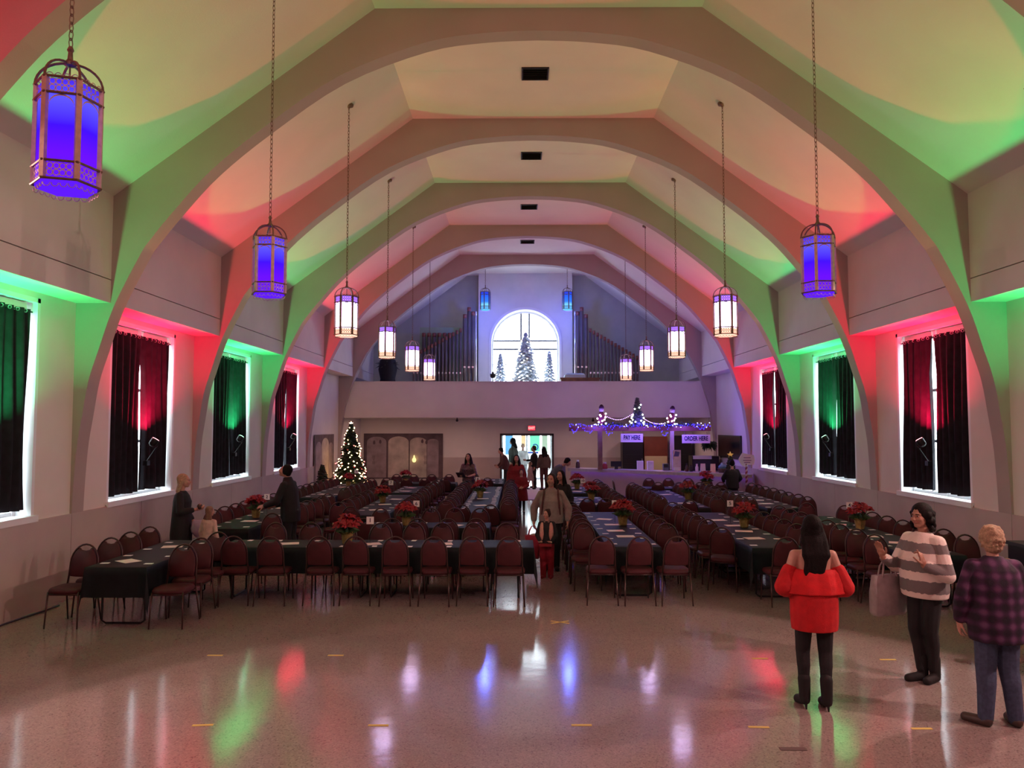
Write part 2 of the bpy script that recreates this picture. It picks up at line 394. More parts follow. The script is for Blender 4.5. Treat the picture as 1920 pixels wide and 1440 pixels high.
# balcony
m = MB(); m.box(AX - WH, AX + WH, 28.0, YBACK, 2.81, 3.05)
bal = struct(m.build('balcony', plaster), 'balcony across the back of the hall with a plain plaster front')
MB().box(AX - WH, AX + WH, 27.98, 28.16, 2.81, 4.10).build('balcony_front', plaster, bal)
MB().box(AX - WH, AX + WH, 27.94, 28.20, 4.10, 4.13).build('balcony_cap', plaster, bal)

# unseen fill lamps added to brighten the wall under the balcony
for i, x in enumerate((-5.2, -2.3, 2.6, 5.4)):
    o = empty('balcony_fill_light', (x, 29.6, 2.81)); tag(o, f'added round fill light under the balcony, {ORD[i]} from the left', 'fill light', 'added fill lights under the balcony')
    MB().lathe([(.07, -.002), (.09, -.008), (.09, 0)], 14).build('trim_ring', white_trim, o); MB().lathe([(.07, -.003), (.0, -.003)], 14).build('lens', emis('fill_light_lens', (1, .8, .7), 3), o)
    lamp('under_balcony_fill', 'AREA', (0, 0, -.012), LP['down'], (1, .62, .55), (0, 0, 0), o, shape='DISK', size=.14)

# entrance: door frame, vestibule and glazed street doors
dk = mat('dark_door_frame', (.06, .045, .04), .5)
d = struct(empty('door_1', ((D0 + D1) / 2, YBACK, 0)), 'wide doorway to the bright vestibule under the exit sign')
hw = (D1 - D0) / 2
for x in (-hw - .05, hw - .03): MB().box(x, x + .08, -.03, .25, 0, DZ + .05).build('door_jamb', dk, d)
MB().box(-hw - .05, hw + .05, -.03, .25, DZ - .02, DZ + .07).build('door_head', dk, d)
vest = mat('vestibule_paint', (.8, .82, .8), .7, var=.04)
VY = 35.2
m = MB(); m.box(-2.0, -1.8, T, VY, 0, 2.8); m.box(2.6, 2.8, T, VY, 0, 2.8); m.box(-2, 2.8, T, VY, 2.75, 2.95)
struct(m.build('wall_vestibule', vest), 'pale vestibule walls beyond the doorway')
m = MB(); m.box(-2, 2.8, YBACK + .05, VY, -.2, .002); struct(m.build('floor_vestibule', mat('vestibule_floor', (.75, .73, .70), .35, var=.05)), 'pale vestibule floor beyond the doorway')
w = struct(empty('door_2', (.4, VY, 0)), 'glazed street doors flooding the vestibule with daylight')
fm = mat('pale_aluminium', (.6, .63, .68), .4, .3)
for x in (-2.3, -1.15, -.04, 1.05, 2.2): MB().box(x - .035, x + .035, -.05, .05, 0, 2.75).build('door_post', fm, w)
for z in (.12, 2.2, 2.68): MB().box(-2.3, 2.3, -.045, .045, z - .05, z + .05).build('door_rail', fm, w)
for a, b_ in ((-2.3, -1.15), (-1.15, -.04), (-.04, 1.05), (1.05, 2.2)): MB().box(a, b_, -.004, .004, .1, 2.7).build('pane', glass_m, w)
# mirrored blue emblem on the right-hand pane: an arc open to the left over a bar
blue_print = mat('blue_vinyl_print', (.01, .08, .45), .5)
em = tag(MB().loft([[(.19 + r * .15 * math.cos(a), y, 1.55 + r * .15 * math.sin(a)) for r, y in ((1, 0), (1, .01), (.68, .01), (.68, 0))] for a in [math.radians(-150 + 290 * i / 20) for i in range(21)]]).box(-.28, .34, 0, .01, 1.26, 1.34).box(.0, .16, 0, .01, 1.14, 1.2).build('window_decal', blue_print, None, (.55, VY - .03, 0)),
         'blue curved letter and bar printed on the street door glass', 'decal')
def thin_paper(name, c):
    m_ = bpy.data.materials.new(name); m_.use_nodes = True; nt = m_.node_tree; b = nt.nodes['Principled BSDF']; b.inputs['Base Color'].default_value = (*c, 1)
    tl = nt.nodes.new('ShaderNodeBsdfTranslucent'); tl.inputs[0].default_value = (*c, 1); ms = nt.nodes.new('ShaderNodeMixShader'); ms.inputs[0].default_value = .6
    nt.links.new(b.outputs[0], ms.inputs[1]); nt.links.new(tl.outputs[0], ms.inputs[2]); nt.links.new(ms.outputs[0], nt.nodes['Material Output'].inputs[0]); return m_
for x0, x1, z0, z1, c, lab in ((.50, .95, 1.35, 2.16, (.30, .62, .48), 'mint green poster on the right street door glass'), (1.05, 1.30, .3, 2.16, (.45, .5, .42), 'narrow grey-green panel on the far right street door'), (-.62, -.28, 1.2, 2.16, (.25, .45, .62), 'pale blue poster on the left street door glass'), (.10, .30, 1.55, 2.16, (.7, .55, .38), 'peach poster in the middle of the street doors')):
    tag(MB().box(x0, x1, VY - .025, VY - .02, z0, z1).build('glass_poster', thin_paper('poster_' + lab.split()[0], c)), lab, 'poster', 'posters on the street doors')
mat_rug = mat('mauve_carpet', (.62, .42, .58), .95, var=.1, vscale=30)
m = MB(); m.box(-.35, 1.2, 26.3, 31.65, 0, .012)
tag(m.build('door_mat', mat_rug), 'mauve carpet runner on the floor before the doorway', 'rug')

# ================================================================== WINDOWS, CURTAINS, UPLIGHTS
def curtain_mesh(w, h, seed, inner_sign, far_sign):
    """hanging pleated panel, local u along y, origin at top centre; inner edge opens towards the bottom"""
    rnd = random.Random(seed); NU, NV = 56, 9; V = []
    ph = rnd.random() * 6
    for j in range(NV):
        v = j / (NV - 1)
        for i in range(NU):
            u = i / (NU - 1) - .5
            y = u * w
            e = max(0, (u * inner_sign) * 2)            # 1 at the inner edge
            y -= inner_sign * e ** 3 * .075 * min(1, max(0, (v - .10) * 8))
            fe = max(0, (u * far_sign) * 2)
            y += far_sign * fe ** 3 * .05 * (v ** 3)
            x = .042 * math.sin(u * w * 2 * PI / .20 + ph + .6 * math.sin(3 * v + ph)) * (.75 + .4 * v) + .012 * math.sin(u * 9 + v * 5 + ph)
            V.append((x, y, -v * h - (.008 * math.sin(u * 12 + ph) if j == NV - 1 else 0)))
    fr = [(j * NU + i, j * NU + i + 1, (j + 1) * NU + i + 1, (j + 1) * NU + i) for j in range(NV - 1) for i in range(NU - 1)]
    n = len(V); m = MB(); m.add(V, fr); m.add([(x + .006, y, z) for x, y, z in V], [f[::-1] for f in fr])
    return m.mesh('curtain', curtain_m, True)
BAYCOL = {-1: 'red', 0: 'green', 1: 'red', 2: 'green', 3: 'red'}
RGB = {'red': (1, .006, .06), 'green': (.03, 1, .24)}
wn = 0
grom_me = MB().tube([(.022 * math.cos(a), 0, .022 * math.sin(a)) for a in [2 * PI * q / 10 for q in range(10)]], .006, 5, True).mesh('grommet', steel)
BN = {-1: 'beside the stage', 0: 'nearest', 1: 'second', 2: 'third', 3: 'farthest'}
for s in (-1, 1):
    for k in range(-1, 4):
        c = AY(k) + 2.15; wn += 1; sd = SIDE[s]
        X = lambda d: AX + s * d
        where = f'{BN[k]} {sd} window' if k >= 0 else f'{sd} window beside the stage'
        w = struct(empty(f'window_{wn}', (X(WH), c, 0)), f'tall white-framed {where} behind dark curtains')
        def part(nm, d0, d1, y0, y1, z0, z1, m_, name='p'):
            a, b_ = sorted((s * d0, s * d1)); return MB().box(a, b_, y0, y1, z0, z1).build(nm, m_, w)
        part('window_sill', -.05, .30, -1.19, 1.19, ZSILL - .045, ZSILL, white_trim)
        part('window_sill_lip', -.05, -.02, -1.19, 1.19, ZSILL - .085, ZSILL - .045, white_trim)
        for y in (-1.16, 1.10): part('window_jamb', .0, .30, y, y + .06, ZSILL, ZHEAD, white_trim)
        part('window_head', .0, .30, -1.16, 1.16, ZHEAD - .06, ZHEAD, white_trim)
        for y in (-1.10, -.03, 1.04): part('window_stile', .22, .30, y, y + .06, ZSILL, ZHEAD - .06, white_trim)
        for z in (ZSILL, 2.2, 3.1, ZHEAD - .12): part('window_rail', .235, .285, -1.1, 1.1, z, z + .05, white_trim)
        for y in (-1.04, .03): part('pane', .255, .262, y, y + 1.01, ZSILL + .05, ZHEAD - .1, glass_m)
        for y in (-1.0, .1): part('blind_box', .10, .20, y, y + .92, ZHEAD - .20, ZHEAD - .07, mat('blind_fabric', (.75, .74, .72), .8))
        part('window_post', .10, .16, -.04, .04, ZHEAD - .25, ZHEAD - .06, white_trim)
        rod = MB().tube([(0, -1.08, 0), (0, 1.09, 0)], .012, 8).build('curtain_rod', black_metal, None, (X(WH + .07), c, 4.03))
        tag(rod, f'black curtain rod across the {where}', 'curtain rod', 'curtain rods')
        for q, (yc, ww, inn) in enumerate(((-.555, 1.10, 1), (.505, 1.03, -1))):
            me = curtain_mesh(ww, 2.70 - .015 * q, wn * 5 + q, inn, -inn)
            cu = obj('curtain', me, None, (X(WH + .07), c + yc, 4.06))
            tag(cu, f'dark blackout curtain, {"near" if q == 0 else "far"} half of the {where}', 'curtain', 'blackout curtains')
            [obj('grommet', grom_me, cu, (-s * .03, -.4 + i * .16, -.035)) for i in range(6)]
        # uplight on an arm
        colr = BAYCOL[k]; u = empty('uplight', (X(6.6), c, 2.27))
        tag(u, f'small {colr} LED uplight on an arm at the {where}', 'stage light', 'LED uplights at the windows')
        reg(u, [])
        MB().tube([(s * .20, 0, -.42), (s * .16, 0, -.40), (0, 0, -.16)], .009, 6).build('bracket_arm', black_metal, u)
        MB().tube([(0, -.075, -.02), (0, -.075, -.12), (0, 0, -.16), (0, .075, -.12), (0, .075, -.02)], .007, 6).build('yoke', black_metal, u)
        hs = MB().lathe([(.03, -.15), (.062, -.12), (.068, -.04), (.07, -.012), (.062, -.012)], 16).build('housing', black_plastic, u, smooth=True)
        hs.rotation_euler = (-.35, -s * .45, 0)
        MB().lathe([(.058, -.014), (.058, -.006), (.0, -.004)], 16).build('lens', emis('lens_' + colr, tuple(min(1, v + .25) for v in RGB[colr]), 14), u).rotation_euler = (-.35, -s * .45, 0)
        MB().box(s * .16 - .04, s * .16 + .04, -.05, .05, -.46, -.38).build('clamp', black_metal, u)
        lamp('uplight_beam', 'AREA', (0, 0, .05), LP[colr], RGB[colr], (PI, 0, 0), u, shape='DISK', size=.11, spread=math.radians(142))

# ceiling vents
vm = mat('vent_dark', (.02, .015, .012), .6)
for i, k in enumerate(range(1, 5)):
    v = empty('ceiling_vent', (AX, AY(k) + 2.12, ZF - .012)); tag(v, f'dark square air vent in the flat ceiling, {ORD[i]} from the front', 'vent', 'ceiling vents')
    f = MB()
    for a, b_ in ((-.24, -.215), (.215, .24)): f.box(a, b_, -.24, .24, -.02, 0); f.box(-.215, .215, a, b_, -.02, 0)
    f.build('frame', vm, v); MB().box(-.22, .22, -.22, .22, -.004, 0).build('backing', black_plastic, v)
    for q in range(6): MB().cbox((0, -.18 + q * .072, -.012), (.43, .05, .004), 0, .5).build('slat', vm, v)

# ================================================================== LANTERNS
def hexp(r, z, off=PI / 6): return [Vector((r * math.cos(PI / 3 * i + off), r * math.sin(PI / 3 * i + off), z)) for i in range(6)]
def lantern_meshes():
    R = .195; Z = [0, .05, .155, .60, .705]       # bottom rim, band, glass, band, top rim
    fr = MB(); pl = MB(); gl = MB()
    for i in range(6):
        a = PI / 3 * i + PI / 6; b_ = a + PI / 3
        p, q = Vector((R * math.cos(a), R * math.sin(a), 0)), Vector((R * math.cos(b_), R * math.sin(b_), 0))
        u = (q - p).normalized(); n = Vector((math.cos(a + PI / 6), math.sin(a + PI / 6), 0)); L = (q - p).length
        P = lambda x, z, d=0: p + u * x + Vector((0, 0, z)) + n * d
        # corner post
        pl.cbox((p.x * .995, p.y * .995, .375), (.034, .026, .66), a + PI / 2)
        # two pierced bands with rosettes and an arched surround, all as thin metal strips
        def ringstrip(cx, cz, rx, rz, w=.006, nn=10):
            o = [P(cx + rx * math.cos(t), cz + rz * math.sin(t), .004) for t in [2 * PI * j / nn for j in range(nn)]]
            ii = [P(cx + (rx - w) * math.cos(t), cz + (rz - w) * math.sin(t), .004) for t in [2 * PI * j / nn for j in range(nn)]]
            pl.add(o + ii, [(j, (j + 1) % nn, nn + (j + 1) % nn, nn + j) for j in range(nn)])
        for zc in ((Z[1] + Z[2]) / 2 - .002, (Z[3] + Z[4]) / 2):
            for cx in (L * .31, L * .69):
                for dx, dz in ((-1, -1), (1, -1), (-1, 1), (1, 1)): ringstrip(cx + dx * .019, zc + dz * .022, .021, .023)
        zt, hw = Z[3] - .012, L / 2 - .024
        ar = [(L / 2 + hw * math.cos(PI * j / 10), zt - .075 + .07 * math.sin(PI * j / 10)) for j in range(11)]
        tp = [(L / 2 + hw * 1.05 * (1 - 2 * j / 10), zt + .008) for j in range(11)]
        sp = [(x, max(z + .010, z)) for x, z in ar]
        pl.add([P(x, z, .004) for x, z in ar] + [P(x, z + .011, .005) for x, z in ar], [(j, j + 1, 12 + j, 11 + j) for j in range(10)])
        # scallops above the top rim and below the bottom rim
        for j in range(4):
            cx = L * (j + .5) / 4
            for z0, sg in ((Z[4] + .004, 1), (Z[0] + .012, -1)):
                pl.tube([P(cx + .021 * math.cos(t), z0 + sg * .024 * math.sin(t)) for t in [PI * q_ / 5 for q_ in range(6)]], .003, 4)
        gl.add([P(.0, .012, -.012), P(L, .012, -.012), P(L, Z[4] - .004, -.012), P(.0, Z[4] - .004, -.012)], [(0, 1, 2, 3)])
    gl.add([v * .9 + Vector((0, 0, .012)) for v in hexp(R, 0)], [tuple(range(6))])
    for z in (Z[1] - .012, Z[2], Z[3], Z[4]):
        fr.tube(hexp(R + .012, z), .009, 6, True)
    # dome of six ribs, hub and ring
    rb = MB()
    for i in range(6):
        a = PI / 3 * i + PI / 6
        pts = []
        for j in range(9):
            t = j / 8 * PI / 2; r = .02 + (R - .012) * math.cos(t); z = Z[4] + .165 * math.sin(t)
            pts.append((r * math.cos(a), r * math.sin(a), z))
        rb.tube(pts, .0085, 6)
    rb.lathe([(.012, .85), (.035, .858), (.035, .878), (.018, .90), (.014, .95), (.022, .965), (.012, .99)], 12)
    rb.tube([(0, 0, .70), (0, 0, .86)], .006, 6)
    return fr.mesh('rings', bronze), pl.mesh('pierced_frame', pale_bronze), gl, rb.mesh('dome_ribs', bronze)
l_ring, l_pier, l_glass, l_ribs = lantern_meshes()
gm = {n: l_glass.mesh('glass_panels', m_) for n, m_ in (('white', lit_white), ('blue', lit_blue), ('cyan', lit_cyan))}
dark_pier = l_pier.copy(); dark_pier.materials.clear(); dark_pier.materials.append(bronze)
def chain_mesh(L):
    m = MB(); n = int(L / .055); pitch = L / n
    for i in range(n):
        z = (i + .5) * pitch; pts = []
        for j in range(8):
            a = 2 * PI * j / 8; x, zz = .016 * math.cos(a), (pitch * .66) * math.sin(a)
            pts.append((x, 0, z + zz) if i % 2 else (0, x, z + zz))
        m.tube(pts, .0042, 4, True)
    return m.mesh('chain', bronze)
zc = ZF - (3.29 - FH) * (ZF - ZP) / (XU - FH)
chain_long = chain_mesh(zc - 4.03 - .985); chain_short = chain_mesh(ZF - 6.98 - .985)
def lantern(x, y, z, colr, ch, ztop, label, rot=0.0, dark=False, sc_=1):
    o = empty('pendant_lantern', (x, y, z), rot); tag(o, label, 'lantern', 'hanging lanterns'); reg(o, [])
    obj('glass_panels', gm[colr], o); obj('pierced_frame', dark_pier if dark else l_pier, o); obj('rings', l_ring, o); obj('dome_ribs', l_ribs, o)
    tag(obj('chain', ch, o, (0, 0, .985)), kind='stuff')
    MB().lathe([(.012, -.05), (.02, -.035), (.075, -.012), (.08, .03)], 14).build('ceiling_rose', bronze, o, (0, 0, ztop - z + .012))
    if colr == 'cyan': lamp('lantern_glow', 'POINT', (0, 0, -.08), 80, (.10, .16, 1), parent=o, shadow_soft_size=.12)
    return o
RN = {0: 'in the nearest bay', 1: 'in the second bay', 2: 'in the third bay', 3: 'in the fourth bay', 4: 'in the fifth bay', -1: 'close to the camera'}
for k in range(-1, 5):
    for s in (-1, 1):
        y = AY(k) + 2.07; blue = k <= 0
        lab = (f'violet-blue hexagonal lantern on a chain, {SIDE[s]} row, {RN[k]}' if blue else f'glowing white hexagonal lantern on a chain, {SIDE[s]} row, {RN[k]}')
        lantern(AX + s * 3.29, y, 4.03, 'blue' if blue else 'white', chain_long, zc, lab, [.22, .55, .3, .05, .5, .25][k + 1] * s, dark=not blue)
for s in (-1, 1):
    lantern(AX + s * 1.59, 29.6, 6.98, 'cyan', chain_short, ZF, f'small blue lantern hanging {SIDE[s]} of the arched window', .2 * s, True)

# ================================================================== CHAIRS
def chair_meshes():
    lean = lambda z: -.215 - (z - .45) * .16
    seat = MB(); rings = []
    def rr(w, d, z, n=20, p=4.0, yo=0):
        return [(math.copysign(abs(math.cos(a)) ** (2 / p), math.cos(a)) * w, yo + math.copysign(abs(math.sin(a)) ** (2 / p), math.sin(a)) * d, z) for a in [2 * PI * (i + .5) / n for i in range(n)]]
    seat.loft([rr(.195, .195, .415), rr(.215, .215, .425), rr(.222, .22, .45), rr(.205, .205, .478), rr(.12, .12, .486)])
    back = MB()
    q_ = [(.166 * math.cos(math.radians(t)), .72 + .216 * math.sin(math.radians(t))) for t in (0, 18, 36, 52, 62)]
    ol = [(-.158, .56), (-.166, .63)] + [(-x, z) for x, z in q_] + [(-.055, .884), (0, .874), (.055, .884)] + q_[::-1] + [(.166, .63), (.158, .56), (.08, .552), (0, .55), (-.08, .552)]
    cz = .72
    def lay(dy, k): return [(x * k, lean(z) + dy, cz + (z - cz) * k) for x, z in ol]
    back.loft([lay(-.018, .95), lay(-.012, 1.0), lay(.014, 1.0), lay(.028, .93)])
    arch = [(-.19, .44), (-.180, .58), (-.179, .70)] + [(-.179 * math.cos(t), .72 + .235 * math.sin(t)) for t in [PI * i / 12 for i in range(13)]] + [(.179, .70), (.180, .58), (.19, .44)]
    frame = MB().tube([(x, lean(z), z) for x, z in arch], .0125, 6)
    leg = lambda x, y, x1, y1: MB().tube([(x, y, .44), (x * .4 + x1 * .6, y * .4 + y1 * .6, .18), (x1, y1, .0)], [.0125, .0115, .0105], 6)
    sf = MB().tube([(-.19, -.20, .412), (-.20, .17, .412), (-.16, .2, .412), (.16, .2, .412), (.20, .17, .412), (.19, -.20, .412)], .011, 6, True)
    return [('seat', seat.mesh('seat', vinyl, True)), ('backrest', back.mesh('backrest', vinyl, True)), ('back_frame', frame.mesh('back_frame', chair_metal, True)),
            ('seat_frame', sf.mesh('seat_frame', chair_metal, True))] + [('leg', leg(sx * .195, -.205, sx * .215, -.295).mesh('rear_leg', chair_metal, True)) for sx in (-1, 1)] + \
           [('leg', leg(sx * .19, .18, sx * .205, .215).mesh('front_leg', chair_metal, True)) for sx in (-1, 1)]
CH = chair_meshes()
crnd = random.Random(3)
def chair(x, y, rz, label, group, jitter=.05):
    o = empty('banquet_chair', (x + crnd.uniform(-.015, .015), y + crnd.uniform(-.02, .02), 0), rz + crnd.uniform(-jitter, jitter))
    tag(o, label, 'chair', group)
    for n, me in CH: obj(n, me, o)
    return o

# ================================================================== TABLES
TW, TL, TZ = .76, 2.285, .745
def table_meshes(L=TL):
    top = MB().box(-TW / 2, TW / 2, -L / 2, L / 2, TZ - .028, TZ - .004).mesh('tabletop', mat('table_laminate', (.3, .25, .2), .5, var=.1))
    legs = []
    for s in (-1, 1):
        y = s * (L / 2 - .22)
        legs.append(MB().tube([(-.27, y, TZ - .03), (-.27, y, .05), (-.22, y, .015), (.22, y, .015), (.27, y, .05), (.27, y, TZ - .03)], .014, 6).mesh('leg_frame', black_metal))
    # cloth: top sheet, four drops with soft folds and hanging corners
    rnd = random.Random(5); NX, NY = 14, 30; dr = .37; V = []; idx = {}
    def drape(u, v):
        # u in [-TW/2-dr, TW/2+dr], v likewise along the length, measured on the flat cloth
        hx, hy = TW / 2 + .004, L / 2 + .004
        ox, oy = max(0, abs(u) - hx), max(0, abs(v) - hy)
        x, y = max(-hx, min(hx, u)), max(-hy, min(hy, v)); z = TZ
        sx, sy = (1 if u > 0 else -1), (1 if v > 0 else -1)
        if ox and oy:
            d = math.hypot(ox, oy); k = d / (dr * 1.414)
            x += sx * .05 * ox / dr; y += sy * .05 * oy / dr; z -= max(ox, oy) + .55 * min(ox, oy)
        elif ox: z -= ox; x += sx * (.012 + .012 * math.sin(v * 21)) * ox / dr
        elif oy: z -= oy; y += sy * (.012 + .012 * math.sin(u * 19)) * oy / dr
        return (x, y, z)
    us = [-TW / 2 - dr, -TW / 2 - dr * .6, -TW / 2 - dr * .25, -TW / 2 - .006, -TW / 2] + [-TW / 2 + TW * i / 6 for i in range(1, 6)] + [TW / 2, TW / 2 + .006, TW / 2 + dr * .25, TW / 2 + dr * .6, TW / 2 + dr]
    vs = [-L / 2 - dr, -L / 2 - dr * .6, -L / 2 - dr * .25, -L / 2 - .006, -L / 2] + [-L / 2 + L * i / 24 for i in range(1, 24)] + [L / 2, L / 2 + .006, L / 2 + dr * .25, L / 2 + dr * .6, L / 2 + dr]
    P = [drape(u, v) for v in vs for u in us]; n = len(us)
    F = [(j * n + i, j * n + i + 1, (j + 1) * n + i + 1, (j + 1) * n + i) for j in range(len(vs) - 1) for i in range(n - 1)]
    cl = MB().add(P, F).mesh('tablecloth', cloth_m, True)
    return top, legs, cl
T_TOP, T_LEGS, _c = table_meshes()
T_CLOTHS = {n: table_meshes(n * TL)[2] for n in (1, 2, 3)}
CARD = MB().box(-.035, .035, -.052, .052, 0, .003).mesh('place_card', paper_m)
SHEET = MB().box(-.108, .108, -.14, .14, 0, .002).mesh('menu_sheet', menu_m)
prnd = random.Random(11)
def table_run(name, x0, y0, n, along, sides, end_near=(), end_far=(), nc=8, per=.57, tuck=.16, cards=True, dense=False, plant=None, sign=None, skip=(), sheets=2, at={}):
    """n tables in a row from (x0,y0); along='y' lengthwise or 'x' crosswise. sides: (-1,+1) subset with chairs"""
    L = n * TL
    for i in range(n):
        if along == 'y': c = (x0, y0 + TL * (i + .5), 0); rz = 0
        else: c = (x0 + TL * (i + .5), y0, 0); rz = PI / 2
        wh = name if n == 1 else f'{name}, {ORD[i]} section ' + ('from front' if along == 'y' else 'from left')
        t = empty('folding_table', c, rz); tag(t, f'folding table under cloth, {wh}', 'table', 'folding banquet tables')
        obj('tabletop', T_TOP, t)
        for l in T_LEGS: obj('leg_frame', l, t)
    tag(obj('tablecloth', T_CLOTHS[n], None, (x0, y0 + L / 2, 0) if along == 'y' else (x0 + L / 2, y0, 0), 0 if along == 'y' else PI / 2), f'black cloth draped over the {name}', 'tablecloth', 'black tablecloths')
    for s in sides:
        k = 0
        sn = {('y', -1): 'left side', ('y', 1): 'right side', ('x', -1): 'near side', ('x', 1): 'far side'}[(along, s)]
        fr = 'from the front' if along == 'y' else 'from the left'
        for i, f in enumerate(at.get(s, [L * (i + .5) / nc for i in range(nc)])):
            if (s, i) in skip: continue
            lab = f'{ORD[k]} burgundy chair {fr}, {sn}, {name}'; k += 1
            d = TW / 2 + .26 - tuck
            if along == 'y': chair(x0 + s * (TW / 2 + .255), y0 + f - .1, PI, lab, f'chairs at the {name}')   # rows beside the tables face the stage
            else: chair(x0 + f, y0 + s * d, PI if s > 0 else 0, lab, f'chairs at the {name}')
    for lst, yy, rz, w in ((end_near, y0 - .12, 0, 'near end'), (end_far, y0 + L + .12, PI, 'far end')):
        for i, x in enumerate(lst):
            chair(x, yy, rz, f'{ORD[i]} burgundy chair from the left, {w}, {name}', f'chairs at the {name}')
    if cards:
        ncd = nc * 2 if dense else nc
        for s in (-1, 1):
            sn = {('y', -1): 'left edge', ('y', 1): 'right edge', ('x', -1): 'near edge', ('x', 1): 'far edge'}[(along, s)]
            for i in range(ncd):
                f = L * (i + .5) / ncd + prnd.uniform(-.05, .05); e = s * (TW / 2 - .09 + prnd.uniform(-.03, .01))
                p = (x0 + e, y0 + f) if along == 'y' else (x0 + f, y0 + e)
                o = obj('place_card', CARD, None, (*p, TZ + .002), (PI / 2 if along == 'y' else 0) + prnd.uniform(-.15, .15))
                tag(o, f'{ORD[i]} white card {"from the front" if along == "y" else "from the left"} on the {sn}, {name}', 'card', 'white cards on the tables')
        for i in range(sheets):
            f = L * (.22 + .5 * i / max(1, sheets - 1) if sheets > 1 else .3) + prnd.uniform(-.1, .1)
            p = (x0 + prnd.uniform(-.1, .05), y0 + f) if along == 'y' else (x0 + f, y0 + prnd.uniform(-.06, .06))
            tag(obj('menu_sheet', SHEET, None, (*p, TZ + .002), prnd.uniform(.9, 2.0)), f'{ORD[i]} pale printed sheet {"from the front" if along == "y" else "from the left"} lying on the {name}', 'paper', 'printed sheets on the tables')
    if plant:
        poinsettia(plant[0], plant[1], TZ + .002, name, plant[2] if len(plant) > 2 else 1)
    if sign:
        number_sign(sign[0], sign[1], TZ + .002, sign[2], name, sign[3] if len(sign) > 3 else .3)

def bract(m, base, d, L, w, droop, up=.0):
    d = Vector(d).normalized(); sd = d.cross(Vector((0, 0, 1)))
    sd = sd.normalized() if sd.length > .01 else Vector((1, 0, 0)); nn = sd.cross(d)
    b = Vector(base); p = lambda t, s, h: b + d * L * t + sd * w * s + nn * h
    m.add([p(0, 0, 0), p(.45, -.5, droop * .2), p(.45, 0, .12 * w), p(.45, .5, droop * .2), p(1, 0, droop * L)], [(0, 1, 2), (0, 2, 3), (1, 4, 2), (2, 4, 3)])
def poinsettia_meshes(seed):
    r = random.Random(seed); heads = []; stems = MB(); lv = MB()
    for i in range(7):
        a = 2 * PI * i / 6 + r.uniform(-.3, .3); rad = .115 if i < 6 else 0
        c = Vector((rad * math.cos(a), rad * math.sin(a), .30 + (.075 if i == 6 else r.uniform(-.03, .05)))); h = MB()
        ax_ = Vector((math.cos(a) * .55 * (rad > 0), math.sin(a) * .55 * (rad > 0), 1)).normalized()
        q = ax_.to_track_quat('Z', 'Y')
        for ring, (nb, L, w, el) in enumerate(((8, .115, .06, .05), (6, .075, .045, .5))):
            for j in range(nb):
                t = 2 * PI * j / nb + ring * .4 + r.uniform(-.15, .15)
                bract(h, c, q @ Vector((math.cos(t), math.sin(t), el + r.uniform(-.15, .15))), L * r.uniform(.85, 1.15), w, -.15)
        heads.append(h.mesh('flower_head', red_leaf))
        stems.tube([(0, 0, .12), tuple(c * .6), tuple(c)], .006, 5)
    for j in range(14):
        t = 2 * PI * j / 14; bract(lv, (0, 0, .16 + .06 * (j % 2)), (math.cos(t), math.sin(t), .35 - .4 * (j % 2)), .17, .07, -.25)
    pot = MB().lathe([(.055, 0), (.062, .01), (.078, .12), (.10, .165), (.094, .168), (.072, .125), (.0, .12)], 12)
    return [('pot', pot.mesh('pot', gold_foil)), ('stems', stems.mesh('stems', green_leaf)), ('leaves', lv.mesh('leaves', green_leaf))] + [('flower_head', h) for h in heads]
PO = [poinsettia_meshes(i) for i in (1, 2)]
pcount = 0
def poinsettia(x, y, z, name, scale=1):
    global pcount; pcount += 1
    o = empty('poinsettia', (x, y, z), pcount * 1.7); o.scale = (scale,) * 3
    tag(o, f'red poinsettia in a gold foil pot on the {name}', 'potted plant', 'poinsettias on the tables')
    for n, me in PO[pcount % 2]:
        c = obj(n, me, o)
        if n in ('stems', 'leaves'): c['kind'] = 'stuff'
def number_sign(x, y, z, num, name, h=.3):
    o = empty('table_number', (x, y, z)); tag(o, f'white number {num} card on a stick, {name}', 'sign', 'table number signs')
    MB().lathe([(.04, 0), (.04, .008), (.006, .012)], 10).build('base', black_metal, o)
    MB().tube([(0, 0, .01), (0, 0, h - .05)], .003, 5).build('stick', black_metal, o)
    MB().box(-.055, .055, -.002, .002, h - .055, h + .055).build('card', paper_m, o)
    obj('number', text_mesh('number', num, .085, ink, .001, .002), o, (0, -.0035, h))

table_run('front left-wall table', -4.98, 9.56, 1, 'y', (-1, 1), nc=4, tuck=.02, skip=((1, 3),))
table_run('front crosswise table', -4.36, 11.52, 2, 'x', (-1, 1), nc=9, tuck=.17, plant=(-2.55, 11.5, 1.12), sign=(-2.23, 11.6, '1', .33), sheets=3, at={-1: [x + 4.36 for x in (-3.96, -3.46, -2.79, -2.28, -1.74, -1.18, -.64, -.14)], 1: [x + 4.36 for x in (-3.85, -3.3, -2.75, -2.18, -1.67, -1.21, -.73, -.22)]})
table_run('second crosswise table', -2.80, 13.68, 1, 'x', (-1, 1), nc=5, tuck=.12, plant=(-1.98, 13.62, 1.05), sign=(-1.83, 13.8, '6', .36))
table_run('second left-wall table', -4.98, 13.15, 2, 'y', (-1, 1), nc=8, tuck=.03, plant=(-5.02, 14.75, 1.1), sign=(-4.93, 15.1, '2', .36), skip=((1, 1), (1, 2), (-1, 0)))
table_run('third left-wall table', -4.98, 18.9, 2, 'y', (-1, 1), nc=8, tuck=.05, plant=(-4.95, 22.4), sign=(-4.85, 23.0, '3', .4), skip=((1, 7),))
table_run('table with sign 7', -2.98, 15.15, 2, 'y', (-1, 1), nc=8, tuck=.08, plant=(-3.12, 17.7), sign=(-3.0, 18.1, '7', .42), end_near=(-3.2,), sheets=3)
